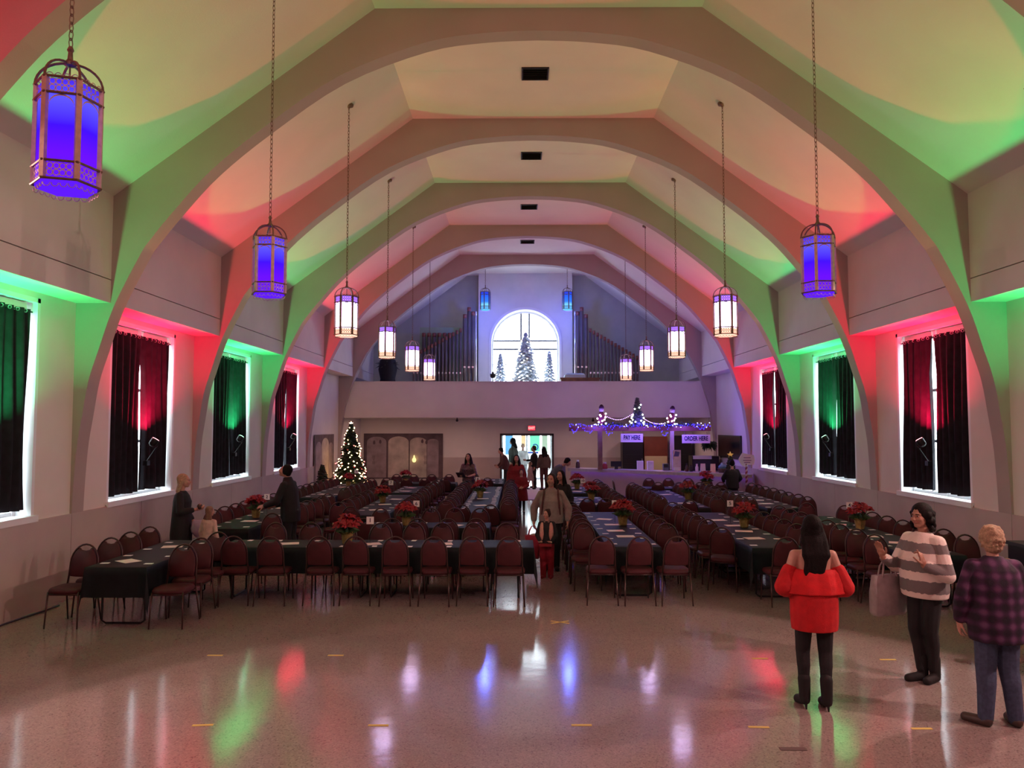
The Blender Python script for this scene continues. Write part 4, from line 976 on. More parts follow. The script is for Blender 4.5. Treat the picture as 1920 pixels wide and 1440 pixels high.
# striped pole with a pale shaped sign, small tree with gold star
o = empty('striped_post_sign', (6.62, 22.55, 0)); tag(o, 'pale cloud-shaped sign on a red and white striped pole by the bar', 'sign')
stripe = mat('candy_stripe', (.6, .1, .1), .5); nt, b, tc = nodes(stripe)
mp = nt.nodes.new('ShaderNodeMapping'); mp.inputs['Rotation'].default_value = (0, .7, 0); wv = nt.nodes.new('ShaderNodeTexWave'); wv.bands_direction = 'Z'; wv.inputs['Scale'].default_value = 3.2
rp = nt.nodes.new('ShaderNodeValToRGB'); rp.color_ramp.interpolation = 'CONSTANT'; rp.color_ramp.elements[0].color = (.22, .03, .05, 1); rp.color_ramp.elements[1].position = .5; rp.color_ramp.elements[1].color = (.5, .42, .45, 1)
nt.links.new(tc.outputs['Object'], mp.inputs[0]); nt.links.new(mp.outputs[0], wv.inputs[0]); nt.links.new(wv.outputs['Fac'], rp.inputs[0]); nt.links.new(rp.outputs[0], b.inputs['Base Color'])
MB().tube([(0, 0, 0), (0, 0, 1.4)], .035, 10).build('pole', stripe, o); MB().lathe([(.16, 0), (.16, .03), (.04, .05)], 12).build('base', wood_m, o)
MB().prism([(-.24, 1.52), (-.14, 1.36), (-.05, 1.30), (.02, 1.36), (.22, 1.38), (.25, 1.5), (.22, 1.66), (.05, 1.68), (-.12, 1.72), (-.18, 1.62)], 'y', -.02, 0).build('sign_board', mat('lilac_board', (.62, .56, .70), .6), o)
for z, wd in ((1.58, .2), (1.50, .24), (1.44, .18)): MB().box(.02 - wd / 2, .02 + wd / 2, -.024, -.02, z - .012, z + .012).build('script_line', mat('violet_ink', (.2, .12, .3), .6), o)
t2 = fir('small_dark_tree', 6.35, 23.25, 1.077, .52, .16, fir_green, 50, 21, 'small dark tree with a gold star on the bar end', (), .03)
sp = []
for i in range(10):
    a = PI / 2 + PI * i / 5; q = .10 if i % 2 == 0 else .045; sp.append((q * math.cos(a), q * math.sin(a)))
MB().prism(sp, 'y', -.015, .015).build('gold_star', mat('gold_star', (.65, .42, .10), .35, .4, emit=(.8, .5, .1), es=.25), t2, (0, 0, .56))

# ================================================================== FLOOR TAPES, CABLES, CASE AT THE RIGHT
tp = MB().box(-.085, .085, -.018, .018, 0, .002).mesh('floor_tape', tape_m)
for i, (x, y, r) in enumerate(((-2.63, 6.52, .1), (-1.17, 6.53, 0), (.52, 6.55, 0), (1.98, 6.52, -.05), (3.31, 6.5, 0), (-3.3, 8.47, 0), (-1.99, 8.48, 0), (2.58, 8.41, 0), (3.93, 8.38, 0))):
    tag(obj('floor_tape', tp, None, (x, y, .001), r), f'{ORD[i if i < 5 else i - 5]} yellow tape strip from the left in the {"near" if i < 5 else "far"} floor row', 'tape', 'yellow floor tape marks')
o = empty('tape_cross', (.52, 9.92, .001)); tag(o, 'yellow tape cross on the floor at the aisle mouth', 'tape')
for r in (.5, -.5): MB().cbox((0, 0, .002), (.26, .03, .002), r).build('tape_strip', tape_m, o)
tag(obj('floor_tape', MB().box(-.1, .1, -.03, .03, 0, .003).mesh('floor_tape', mat('brown_tape', (.12, .08, .07), .6)), None, (2.11, 6.09, .001)), 'dark brown tape strip on the near floor', 'tape')
tag(MB().tube([(AX - WH + .12 + .04 * math.sin(y * 3.1), y, .012) for y in [7.5 + .25 * i for i in range(14)]], .012, 5).build('power_cable', black_plastic), 'dark cable lying along the foot of the left wall', 'cable')
o = empty('equipment_case', (6.55, 9.4, 0)); tag(o, 'black covered equipment stand at the right edge', 'equipment')
MB().box(-.45, .45, -.35, .35, .12, 1.02).build('case', black_plastic, o); MB().box(-.47, .47, -.37, .37, 1.02, 1.06).build('lid', mat('black_case_lid', (.03, .03, .035), .5), o)
for sx in (-.38, .38):
    for sy in (-.28, .28): MB().lathe([(.03, 0), (.03, .12)], 8, (sx, sy, 0)).build('caster', black_metal, o)
tag(MB().tube([(6.72, 9.6, 1.06), (6.74, 9.62, 1.35), (6.77, 9.65, 1.7)], .006, 5).build('aerial', paper_m), 'thin white rod leaning on the wall at the right edge', 'rod')

# ================================================================== PEOPLE
TMP = bpy.data.scenes.new('remesh_bench')
def remesh(mb, voxel, smooth=4):
    me = bpy.data.meshes.new('tmp'); me.from_pydata(mb.v, [], mb.f)
    import bmesh
    bm = bmesh.new(); bm.from_mesh(me); bmesh.ops.recalc_face_normals(bm, faces=bm.faces); bm.to_mesh(me); bm.free()
    o = bpy.data.objects.new('tmp', me); TMP.collection.objects.link(o)
    r = o.modifiers.new('r', 'REMESH'); r.mode = 'VOXEL'; r.voxel_size = voxel
    s = o.modifiers.new('s', 'SMOOTH'); s.factor = .5; s.iterations = smooth
    with bpy.context.temp_override(scene=TMP, view_layer=TMP.view_layers[0]):
        dg = bpy.context.evaluated_depsgraph_get(); out = bpy.data.meshes.new_from_object(o.evaluated_get(dg))
    bpy.data.objects.remove(o); bpy.data.meshes.remove(me)
    out.polygons.foreach_set('use_smooth', [True] * len(out.polygons))
    return out
def hand(m, wrist, d, n, curl=.35, k=1., point=False, spread=.1):
    """palm and five jointed fingers; d = finger direction, n = palm normal, thumb on the side d x n"""
    w, d, n = Vector(wrist), Vector(d).normalized(), Vector(n); n = (n - d * n.dot(d)).normalized(); sd = d.cross(n)
    M = Matrix((sd, d, n)).transposed()
    m.cap(w - d * .01 * k, w + d * .03 * k, .026 * k, .03 * k, 8)
    m.ell(w + d * .055 * k, (.041 * k, .048 * k, .017 * k), 12, 8, M)
    for i, (off, L, b) in enumerate(((.031, .068, .096), (.011, .076, .102), (-.010, .071, .099), (-.030, .055, .09))):
        p = w + d * b * k + sd * off * k; c = (.05 if (point and i == 0) else (curl * 2.4 if point else curl)); dd = (d + sd * off * spread * 30 * .1).normalized()
        for j, f in enumerate((.42, .32, .26)):
            a = c * (j + .6); v = dd * math.cos(a) + n * math.sin(a); q = p + v * L * f * k
            m.cap(p, q, (.0098 - .0008 * j) * k, (.0092 - .0009 * j) * k, 8); p = q
    p = w + d * .03 * k + sd * .034 * k
    for j, (f, a) in enumerate(((.032, .75), (.03, .45), (.024, .3))):
        v = (d * math.cos(a) + sd * math.sin(a) + n * (.25 + curl * .4 * j)).normalized(); q = p + v * f * 1.1 * k
        m.cap(p, q, (.0125 - .001 * j) * k, (.0115 - .001 * j) * k, 8); p = q
SKIN = {'light': mat('skin_light', (.50, .27, .20), .5, var=.06, vscale=20), 'tan': mat('skin_tan', (.36, .18, .12), .5, var=.06, vscale=20)}
HAIRM = {'black': mat('hair_black', (.007, .005, .005), .7, var=.4, vscale=60, bump=.5, bscale=120, spec=.15), 'brown': mat('hair_brown', (.03, .015, .011), .6, spec=.2, var=.4, vscale=60, bump=.6, bscale=120),
         'blond': mat('hair_blond', (.40, .28, .18), .7, var=.35, vscale=50, bump=.7, bscale=90, spec=.2), 'light_brown': mat('hair_light_brown', (.20, .10, .06), .5, var=.35, vscale=60, bump=.6, bscale=120)}
eye_w = mat('eye_white', (.35, .32, .30), .4); eye_d = mat('eye_dark', (.02, .012, .01), .2); lip_m = mat('lips', (.32, .09, .08), .45)
def fabric(name, c, var=.15, vs=14): return mat(name, c, .85, var=var, vscale=vs, bump=.35, bscale=160)
def person(label, loc, rz, h=1.68, skin='light', hair=('black', 'long'), top=None, bottom=None, shoes=None, armR=None, armL=None, bend=0, head=(0, 0, 0), legs=None, vox=.014, face=True, group=None, extra=None, wide=1.0, heel=0, sleeve=(.062, .052, .045), sleeve_to=1.0, collar=None, name='person', hands=True, backpack=None):
    """top = (material, [(z, rx, ry, yoff)...]); bottom = (material, list of extra rings or None); arms = (elbow, wrist, finger dir, palm normal, curl, point)"""
    k = h / 1.7; o = empty(name, loc, rz); o.scale = (k,) * 3
    tag(o, label, 'person', group)
    Rb = Matrix.Rotation(-bend, 3, 'X'); piv = Vector((0, 0, .93))
    def B(p):
        p = Vector(p)
        return piv + Rb @ (p - piv) if p.z > .93 else p
    def ring(z, rx, ry, yo=0, n=18, xo=0): return [B((xo + rx * math.cos(2 * PI * i / n), yo + ry * math.sin(2 * PI * i / n), z)) for i in range(n)]
    LG = legs or {}
    G = {}
    for s, nm in ((1, 'R'), (-1, 'L')):
        l = LG.get(nm, {}); G[nm] = (Vector((s * .088, 0, .90)), Vector(l.get('knee', (s * .092, .02, .49))), Vector(l.get('ankle', (s * .095, -.02, .085 + heel))), Vector(l.get('toe', (s * .11, .13, .03))))
    # arms
    A = {}
    for s, nm, a in ((1, 'R', armR), (-1, 'L', armL)):
        a = a or ((s * .235, -.03, 1.11), (s * .25, .05, .87), (0, .15, -1), (-s, .1, 0), .4, False)
        A[nm] = (B((s * .165 * wide, 0, 1.365)),) + (B(a[0]), B(a[1])) + tuple(a[2:])
    # body: one continuous surface
    m = MB()
    m.loft([ring(.84, .15, .11), ring(.93, .165 * wide, .12), ring(1.08, .13 * wide, .095), ring(1.25, .155 * wide, .105, .005), ring(1.36, .165 * wide, .095), ring(1.42, .10, .07, -.01)])
    m.cap(A['L'][0], A['R'][0], .05, .05)
    m.cap(B((0, -.012, 1.40)), B((0, .012, 1.54)), .052, .047)
    for nm in 'RL':
        hip, kn, an, toe = G[nm]
        m.cap(hip, kn, .085, .057); m.cap(kn, kn * .65 + an * .35 + Vector((0, -.015, 0)), .055, .052); m.cap(kn * .65 + an * .35 + Vector((0, -.015, 0)), an, .05, .036); m.cap(an + Vector((0, -.02, -.03)), toe, .036, .03)
        sh, el, wr = A[nm][:3]
        m.cap(sh, el, .05, .041); m.cap(el, wr, .041, .028)
        if hands: hand(m, wr, A[nm][3], A[nm][4], A[nm][5] if len(A[nm]) > 5 else .4, 1, A[nm][6] if len(A[nm]) > 6 else False)
    # head
    hc = B((0, .03, 1.61)); Rh = Rb @ (Matrix.Rotation(head[0], 3, 'Z') @ Matrix.Rotation(-head[1], 3, 'X') @ Matrix.Rotation(head[2], 3, 'Y'))
    Hh = lambda x, y, z: hc + Rh @ Vector((x, y, z))
    m.ell(Hh(0, -.012, .025), (.074, .094, .088), 14, 10, Rh); m.ell(Hh(0, .018, -.03), (.062, .074, .082), 14, 10, Rh); m.ell(Hh(0, .055, -.088), (.032, .032, .026), 10, 8, Rh)
    m.cap(Hh(0, .085, .012), Hh(0, .108, -.028), .010, .0145, 8); m.ell(Hh(0, .08, .022), (.05, .016, .014), 10, 6, Rh); m.ell(Hh(0, .088, -.056), (.024, .012, .012), 10, 6, Rh)
    for s in (-1, 1):
        m.ell(Hh(s * .076, -.005, -.008), (.011, .02, .031), 8, 6, Rh); m.ell(Hh(s * .038, .07, -.03), (.024, .018, .022), 8, 6, Rh)
    obj('body', remesh(m, vox, 2 if vox < .01 else 1), o).data.materials.append(SKIN[skin])
    if face:
        for s in (-1, 1):
            e = MB().ell(Hh(s * .031, .084, .004), (.010, .006, .006), 8, 6, Rh).build('eye', eye_w, o, smooth=True)
            MB().ell(Hh(s * .031, .091, .004), (.006, .003, .006), 8, 6, Rh).build('iris', eye_d, e)
            MB().cap(Hh(s * .016, .095, .024), Hh(s * .046, .085, .026), .004, .003, 6).build('eyebrow', HAIRM[hair[0]], o)
        MB().ell(Hh(0, .098, -.054), (.022, .008, .007), 8, 6, Rh).build('mouth', lip_m, o)
    # hair
    hm = MB(); st = hair[1]
    if st != 'none':
        hm.ell(Hh(0, -.026, .035), (.084, .098, .092), 16, 10, Rh)
        for s in (-1, 1): hm.ell(Hh(s * .066, -.03, .0), (.026, .06, .06), 10, 8, Rh)
        hm.ell(Hh(0, -.07, -.02), (.068, .045, .075), 12, 8, Rh)
        if st in ('long', 'verylong'):
            dl = 1.18 if st == 'long' else 1.08
            for s in (-1, -.45, .0, .45, 1):
                p = Hh(s * .07, -.06 + .03 * abs(s), -.02); q = B((s * (.10 if st == 'long' else .075), -.10 + .05 * abs(s) * (st == 'long'), 1.38)); e = B((s * .085, -.125, dl + .05 * abs(s)))
                if st == 'verylong':
                    for q_ in range(3):
                        jx = [math.sin(s * 5 + q_ * 2.1 + i_ * 1.3) * .018 for i_ in range(6)]
                        end = B((s * .035 - .03 + (q_ - 1) * .025, -.12, dl + .02 + .035 * ((q_ * 7 + int(s * 4)) % 4)))
                        ks = [p.lerp(q, .5), q, q.lerp(end, .5), end]; ks = [p] + [v + Vector((jx[i_], 0, 0)) for i_, v in enumerate(ks)]
                        for v0, v1, ra, rb_ in zip(ks, ks[1:], (.036, .038, .036, .026), (.038, .036, .026, .008)): hm.cap(v0, v1, ra, rb_, 8)
                else: hm.cap(p, q, .042, .045); hm.cap(q, e, .045, .02)
            if st == 'long':
                for s in (-1, 1): hm.cap(Hh(s * .074, .0, -.02), B((s * .085, .06, 1.36)), .026, .028); hm.cap(B((s * .085, .06, 1.36)), B((s * .09, .095, 1.22)), .028, .015)
        elif st == 'bob':
            rr = random.Random(4)
            hm.ell(Hh(0, -.03, .035), (.096, .106, .096), 16, 10, Rh); hm.ell(Hh(0, -.06, -.05), (.09, .075, .09), 14, 8, Rh)
            for i in range(90):
                a = rr.uniform(.40 * PI, 1.60 * PI) + PI / 2; zz = rr.uniform(-.15, .03); q = .092 + .012 * rr.random()
                hm.ell(Hh(q * math.cos(a), -.03 + q * 1.1 * math.sin(a), zz), (.022,) * 3, 6, 5)
        elif st == 'curly':
            rr = random.Random(6)
            hm.ell(Hh(0, -.035, .02), (.094, .108, .108), 16, 10, Rh); hm.ell(Hh(0, -.06, -.07), (.078, .06, .06), 12, 8, Rh)
            for i in range(110):
                a = rr.uniform(.36 * PI, 1.64 * PI) + PI / 2; zz = rr.uniform(-.11, .11); q = .094 * math.sqrt(max(.15, 1 - (zz / .135) ** 2))
                hm.ell(Hh(q * math.cos(a), -.035 + q * 1.12 * math.sin(a), zz), (.013,) * 3, 6, 5)
        elif st == 'shoulder':
            for s in (-1, -.5, 0, .5, 1):
                p = Hh(s * .07, -.06 + .035 * abs(s), -.01); q = B((s * .085, -.075 + .03 * abs(s), 1.43)); hm.cap(p, q, .04, .03)
        elif st == 'bun':
            hm.ell(Hh(0, -.09, .09), (.04, .04, .04), 10, 8)
        elif st == 'hood':
            hm.ell(Hh(0, -.02, .02), (.10, .115, .13), 14, 10, Rh); hm.cap(B((0, -.03, 1.50)), B((0, -.04, 1.40)), .10, .13)
        obj('hair' if st != 'hood' else 'hood', remesh(hm, max(vox, .009), 2), o).data.materials.append(HAIRM[hair[0]])
    # garments
    if bottom:
        g = MB(); g.loft([ring(.83, .155 * wide, .118), ring(.93, .175 * wide, .132), ring(1.03, .155 * wide, .115)])
        for nm in 'RL':
            hip, kn, an, toe = G[nm]; lo = bottom[1]
            g.cap(hip, kn, .094 + lo * .5, .066 + lo); mid = kn * .65 + an * .35 + Vector((0, -.015, 0)); g.cap(kn, mid, .064 + lo, .06 + lo); g.cap(mid, an + Vector((0, 0, bottom[2] if len(bottom) > 2 else .03)), .058 + lo, .044 + lo)
        obj('trousers', remesh(g, max(vox, .01), 2), o).data.materials.append(bottom[0])
    if top:
        g = MB(); rings = [ring(*r) for r in top[1]]; g.loft(rings)
        if sleeve:
            for nm in 'RL':
                sh, el, wr = A[nm][:3]
                if collar != 'bare': g.cap(B((0, 0, 1.38)), sh, .06, sleeve[0] * .86)
                else: sh = sh * .50 + el * .50
                g.cap(sh, el, sleeve[0] * (.86 if collar != 'bare' else 1), sleeve[1])
                if sleeve_to > .5: g.cap(el, el + (wr - el) * (sleeve_to - .12), sleeve[1], sleeve[2])
        obj(top[2] if len(top) > 2 else 'top', remesh(g, max(vox, .009), 3), o).data.materials.append(top[0])
    if shoes:
        for nm in 'RL':
            hip, kn, an, toe = G[nm]; g = MB()
            g.cap(an + Vector((0, -.025, -.045 - heel * .2)), toe, .047, .042); g.cap(an + Vector((0, -.01, .13 if shoes[1] == 'boot' else -.03)), an + Vector((0, -.02, -.04)), .058 if shoes[1] == 'boot' else .050, .050)
            ob = obj('shoe', remesh(g, max(vox * .8, .009), 2), o); ob.data.materials.append(shoes[0])
            if heel: MB().tube([tuple(an + Vector((0, -.045, -.05))), (an.x, an.y - .06, .0)], [.018, .007], 8).build('heel', shoes[0], ob)
    if extra: extra(o, B, Hh, A)
    return o

# fabrics with a pattern of their own
stripes = fabric('striped_knit', (.7, .62, .56)); nt, b, tc = nodes(stripes)
sx = nt.nodes.new('ShaderNodeSeparateXYZ'); mr = nt.nodes.new('ShaderNodeMapRange'); mr.inputs[1].default_value = .80; mr.inputs[2].default_value = 1.50
rp = nt.nodes.new('ShaderNodeValToRGB'); rp.color_ramp.interpolation = 'CONSTANT'
els = rp.color_ramp.elements; els[0].color = (.72, .62, .56, 1); els[1].position = .13; els[1].color = (.17, .15, .15, 1)
for p_, c_ in ((.30, 1), (.42, 0), (.56, 1), (.68, 0), (.81, 1)):
    q = els.new(p_); q.color = (.74, .64, .58, 1) if c_ else (.17, .15, .15, 1)
nw = nt.nodes.new('ShaderNodeTexNoise'); nw.inputs['Scale'].default_value = 25; ad = nt.nodes.new('ShaderNodeMath'); ad.operation = 'MULTIPLY_ADD'; ad.inputs[1].default_value = .03
nt.links.new(tc.outputs['Object'], sx.inputs[0]); nt.links.new(tc.outputs['Object'], nw.inputs['Vector']); nt.links.new(nw.outputs['Fac'], ad.inputs[0]); nt.links.new(sx.outputs[2], ad.inputs[2])
nt.links.new(ad.outputs[0], mr.inputs[0]); nt.links.new(mr.outputs[0], rp.inputs[0]); nt.links.new(rp.outputs[0], b.inputs['Base Color'])
plaid = fabric('plaid_flannel', (.06, .02, .07)); nt, b, tc = nodes(plaid)
def wave(axis, sc_):
    w = nt.nodes.new('ShaderNodeTexWave'); w.bands_direction = axis; w.inputs['Scale'].default_value = sc_; nt.links.new(tc.outputs['Object'], w.inputs[0]); return w
w1, w2 = wave('X', 3.0), wave('Z', 3.0); mm = nt.nodes.new('ShaderNodeMath'); mm.operation = 'ADD'; nt.links.new(w1.outputs['Fac'], mm.inputs[0]); nt.links.new(w2.outputs['Fac'], mm.inputs[1])
rp = nt.nodes.new('ShaderNodeValToRGB'); els = rp.color_ramp.elements; els[0].position = .25; els[0].color = (.012, .006, .018, 1); els[1].position = .95; els[1].color = (.12, .045, .12, 1); q = els.new(.6); q.color = (.045, .012, .05, 1)
dv = nt.nodes.new('ShaderNodeMath'); dv.operation = 'MULTIPLY'; dv.inputs[1].default_value = .5; nt.links.new(mm.outputs[0], dv.inputs[0]); nt.links.new(dv.outputs[0], rp.inputs[0]); nt.links.new(rp.outputs[0], b.inputs['Base Color'])

BLK = fabric('black_fabric', (.010, .009, .011)); BOOT = mat('black_suede', (.008, .007, .008), .8); JEAN = fabric('blue_denim', (.05, .07, .13), .25, 30)
REDT = fabric('red_chiffon', (.52, .008, .012)); REDK = fabric('dark_red_knit', (.22, .012, .018)); GREY = fabric('grey_knit', (.27, .22, .20)); BROWN = mat('brown_leather', (.05, .03, .025), .5)
PINKV = fabric('pink_fleece', (.62, .30, .24)); CREAM = fabric('cream_knit', (.62, .42, .36)); TAUPE = fabric('beige_dress', (.45, .30, .26)); SLATE = fabric('slate_shirt', (.10, .11, .14)); MAROON = fabric('maroon_jacket', (.09, .03, .03))
torso = lambda hem, w=.0, hemw=0, top=1.41: [(hem, .175 + w + hemw, .135 + w + hemw), (hem + .12, .17 + w + hemw * .6, .13 + w + hemw * .6), (1.12, .155 + w, .118 + w), (1.25, .172 + w, .122 + w, .005), (1.35, .175 + w * .6, .11 + w * .5), (top, .10, .075, -.01), (top + .02, .065, .062, -.008)]
reach = lambda s, el, wr, d, n, c=.4, pt=False: (el, wr, d, n, c, pt)

# woman in the red top, seen from behind
def red_top(o, B, Hh, A):
    g = MB()      # upper flounce
    def ring(z, rx, ry, yo=0, ph=0): return [(rx * (1 + .02 * math.sin(9 * 2 * PI * i / 36 + ph)) * math.cos(2 * PI * i / 36), yo + ry * (1 + .04 * math.sin(9 * 2 * PI * i / 36 + ph)) * math.sin(2 * PI * i / 36), z) for i in range(36)]
    g.loft([ring(1.245, .205, .118), ring(1.215, .235, .138), ring(1.12, .27, .165), ring(1.03, .28, .18)])
    obj('flounce', remesh(g, .009, 2), o).data.materials.append(fabric('bright_red_chiffon', (.62, .010, .014)))
person('person in a red off-shoulder top and black trousers, seen from behind', (2.63, 6.98, 0), -.06, 1.66, 'light', ('black', 'verylong'),
       (REDT, [(.70, .205, .165), (.82, .215, .17), (.98, .215, .165), (1.10, .205, .15), (1.19, .185, .125), (1.215, .175, .112)], 'blouse'), (BLK, .0, .02), (BOOT, 'boot'),
       ((.27, -.02, 1.08), (.19, .17, 1.0), (-.5, 1, .1), (-.3, 0, -1), .5), ((-.27, -.02, 1.08), (-.19, .17, 1.0), (.5, 1, .1), (.3, 0, -1), .5),
       legs={'R': {'knee': (.10, .03, .50), 'ankle': (.075, -.05, .13), 'toe': (.085, .09, .03)}, 'L': {'knee': (-.10, .03, .50), 'ankle': (-.105, .0, .13), 'toe': (-.12, .14, .03)}},
       vox=.008, sleeve=(.072, .088, .07), sleeve_to=.8, collar='bare', heel=.045, extra=red_top, wide=1.0, face=False)
# woman in the striped sweater
person('person in a white and grey striped sweater with both hands raised', (4.0, 7.72, 0), math.radians(112), 1.69, 'tan', ('black', 'bob'),
       (stripes, [(.82, .225, .185), (.90, .24, .20), (1.05, .235, .195, .01), (1.2, .235, .195, .02), (1.33, .21, .145), (1.42, .12, .085), (1.45, .075, .07)], 'sweater'), (BLK, .004, .03), (BOOT, 'boot'),
       ((.27, .08, 1.08), (.17, .36, 1.20), (.05, .35, 1), (-.3, 1, -.2), .22), ((-.28, .02, 1.06), (-.17, .20, 1.16), (.1, .25, 1), (.9, .2, -.2), .35, True),
       legs={'R': {'knee': (.07, .06, .49), 'ankle': (.03, .04, .085), 'toe': (.05, .19, .03)}, 'L': {'knee': (-.07, .02, .49), 'ankle': (-.05, -.03, .085), 'toe': (-.09, .11, .03)}},
       head=(.12, .05, 0), vox=.0065, sleeve=(.08, .072, .05), sleeve_to=.95, wide=1.04)
t = empty('tote_bag', (3.72, 7.90, .59), math.radians(20)); tag(t, 'plain grey tote bag hanging from the forearm in the striped sweater', 'bag')
tm = fabric('grey_canvas', (.30, .25, .25))
g = MB(); g.loft([[(x * w, y * d, z) for x, y in ((-1, -1), (0, -1.1), (1, -1), (1.02, 0), (1, 1), (0, 1.1), (-1, 1), (-1.02, 0))] for z, w, d in ((0, .17, .045), (.03, .18, .06), (.22, .185, .055), (.40, .175, .03))]); g.build('bag_body', tm, t, smooth=True)
for y in (-.03, .03): MB().tube([(-.09, y, .38), (-.07, y * .8, .48), (-.03, 0, .56), (.03, 0, .56), (.07, y * .8, .48), (.09, y, .38)], .010, 6).build('handle', tm, t)
MB().box(.14, .175, -.02, .03, .08, .35).build('red_insert', REDK, t)
# person in the plaid shirt
person('person in a purple plaid shirt and blue jeans, seen from behind', (4.0, 6.58, 0), -.12, 1.62, 'light', ('blond', 'curly'),
       (plaid, [(.73, .225, .185), (.85, .235, .185), (1.05, .225, .165, -.01), (1.22, .225, .16, -.02), (1.34, .20, .135, -.02), (1.43, .11, .09, -.01), (1.46, .07, .07, 0)], 'shirt'), (JEAN, .02, -.02), (BROWN, 'shoe'),
       ((.27, -.02, 1.10), (.26, .10, .88), (0, .3, -1), (-1, 0, 0), .5), ((-.27, -.02, 1.10), (-.26, .10, .88), (0, .3, -1), (1, 0, 0), .5),
       legs={'R': {'ankle': (.13, .0, .085), 'toe': (.14, .15, .03)}, 'L': {'ankle': (-.12, -.01, .085), 'toe': (-.24, .10, .03)}}, vox=.009, sleeve=(.082, .078, .06), wide=1.06, bend=.06, face=False)
person('small person in a pale pink top mostly hidden at the right edge', (5.2, 8.32, 0), .35, 1.06, 'light', ('light_brown', 'shoulder'), (fabric('pale_pink_knit', (.62, .45, .45)), torso(.85, .03), 'sweater'), (BLK, .01), (mat('pale_pink_shoe', (.55, .35, .35), .6), 'shoe'), vox=.014, face=False)

# left side
def purse(o, B, Hh, A):
    MB().ell(A['R'][2] + Vector((.0, .06, .05)), (.05, .045, .05), 10, 8).build('dark_cup', BROWN, o)
person('person in a long black dress standing by the left wall', (-5.66, 12.95, 0), math.radians(-80), 1.66, 'light', ('blond', 'shoulder'),
       (BLK, [(.42, .20, .17), (.7, .215, .18), (.95, .205, .16), (1.12, .19, .15), (1.26, .20, .15, .01), (1.36, .18, .12), (1.42, .10, .08), (1.44, .07, .065)], 'dress'), (BLK, .005), (BOOT, 'shoe'),
       ((.26, .04, 1.10), (.16, .27, 1.13), (0, 1, .2), (-.5, 0, .5), .7), ((-.26, .0, 1.10), (-.22, .15, .88), (0, .4, -1), (1, 0, 0), .5), vox=.011, sleeve=(.072, .062, .05), sleeve_to=.85, extra=purse)
person('small person in a cream top seated at the left-wall table', (-5.10, 12.72, 0), math.radians(-20), 1.15, 'light', ('light_brown', 'shoulder'), (CREAM, torso(.80, .02), 'top'), (BLK, .0), (BROWN, 'shoe'),
       legs={'R': {'knee': (.10, .40, .84), 'ankle': (.10, .40, .45), 'toe': (.11, .55, .40)}, 'L': {'knee': (-.10, .40, .84), 'ankle': (-.10, .40, .45), 'toe': (-.11, .55, .40)}}, vox=.012, head=(-.5, .1, 0))
o = obj('lavender_jacket', remesh(MB().ell((0, 0, .16), (.15, .12, .14)).ell((.05, .05, .06), (.17, .12, .08)).ell((-.06, 0, .24), (.08, .07, .06)), .012, 3), None, (-5.35, 12.95, .62)); o.data.materials.append(fabric('lavender_quilt', (.45, .36, .5)))
tag(o, 'bunched lavender jacket beside the small seated person in cream', 'jacket')
person('person in a black coat leaning over the poinsettia at left', (-4.18, 14.15, 0), math.radians(80), 1.77, 'light', ('black', 'short'),
       (BLK, [(.72, .20, .16), (.9, .205, .165), (1.1, .195, .15), (1.27, .21, .15), (1.37, .19, .12), (1.43, .11, .09), (1.50, .07, .07)], 'coat'), (BLK, .012, -.02), (BOOT, 'shoe'),
       ((.26, .12, 1.10), (.2, .38, 1.02), (0, 1, -.3), (-.6, 0, -.6), .4), ((-.26, .12, 1.10), (-.16, .40, 1.05), (0, 1, -.2), (.6, 0, -.6), .4), bend=.12, head=(.1, -.45, 0), vox=.011, sleeve=(.075, .066, .052), wide=1.1)
# middle and back
sequin = mat('sequin_top', (.12, .06, .07), .18, .6, var=.9, vscale=45, bump=.8, bscale=60)
def clip(o, B, Hh, A): MB().cbox((.12, .42, 1.10), (.24, .30, .012), 0, .55).build('clipboard', black_plastic, o)
person('person in a sequined top holding a dark clipboard', (-1.5, 22.9, 0), math.radians(168), 1.66, 'light', ('black', 'long'), (sequin, torso(.90, .02), 'top'), (BLK, .01), (BOOT, 'shoe'),
       ((.24, .06, 1.10), (.14, .28, 1.05), (-.2, 1, 0), (0, 0, 1), .5), ((-.24, .06, 1.10), (-.1, .28, 1.05), (.4, 1, 0), (0, 0, 1), .5), vox=.014, sleeve=(.066, .056, .048), sleeve_to=.45, head=(0, -.15, 0), extra=clip)
def straps(o, B, Hh, A):
    for s in (-1, 1): MB().tube([(s * .11, -.12, 1.38), (s * .125, .0, 1.44), (s * .13, .12, 1.36), (s * .15, .17, 1.18), (s * .16, .12, 1.0)], .017, 6).build('dark_strap', MAROON, o)
person('person in a grey sweater walking up the aisle with a red bag', (.56, 13.5, 0), math.radians(176), 1.64, 'light', ('brown', 'shoulder'),
       (GREY, [(.84, .215, .175), (.93, .225, .185), (1.08, .215, .18, .02), (1.24, .21, .17, .03), (1.34, .18, .13), (1.43, .10, .085), (1.47, .07, .07)], 'sweater'), (BLK, .012, -.02), (BOOT, 'shoe'),
       ((.31, -.02, 1.10), (.31, .06, .87), (0, .1, -1), (-1, 0, 0), .8), ((-.31, -.02, 1.10), (-.30, .05, .88), (0, .1, -1), (1, 0, 0), .5), head=(-.25, -.1, 0), vox=.009, sleeve=(.076, .074, .056), sleeve_to=.95, wide=1.08, extra=straps)
t = empty('red_tote_bag', (.24, 13.36, .22), .1); tag(t, 'red tote bag carried by the person in the grey sweater', 'bag')
rb = fabric('red_bag_felt', (.30, .015, .04))
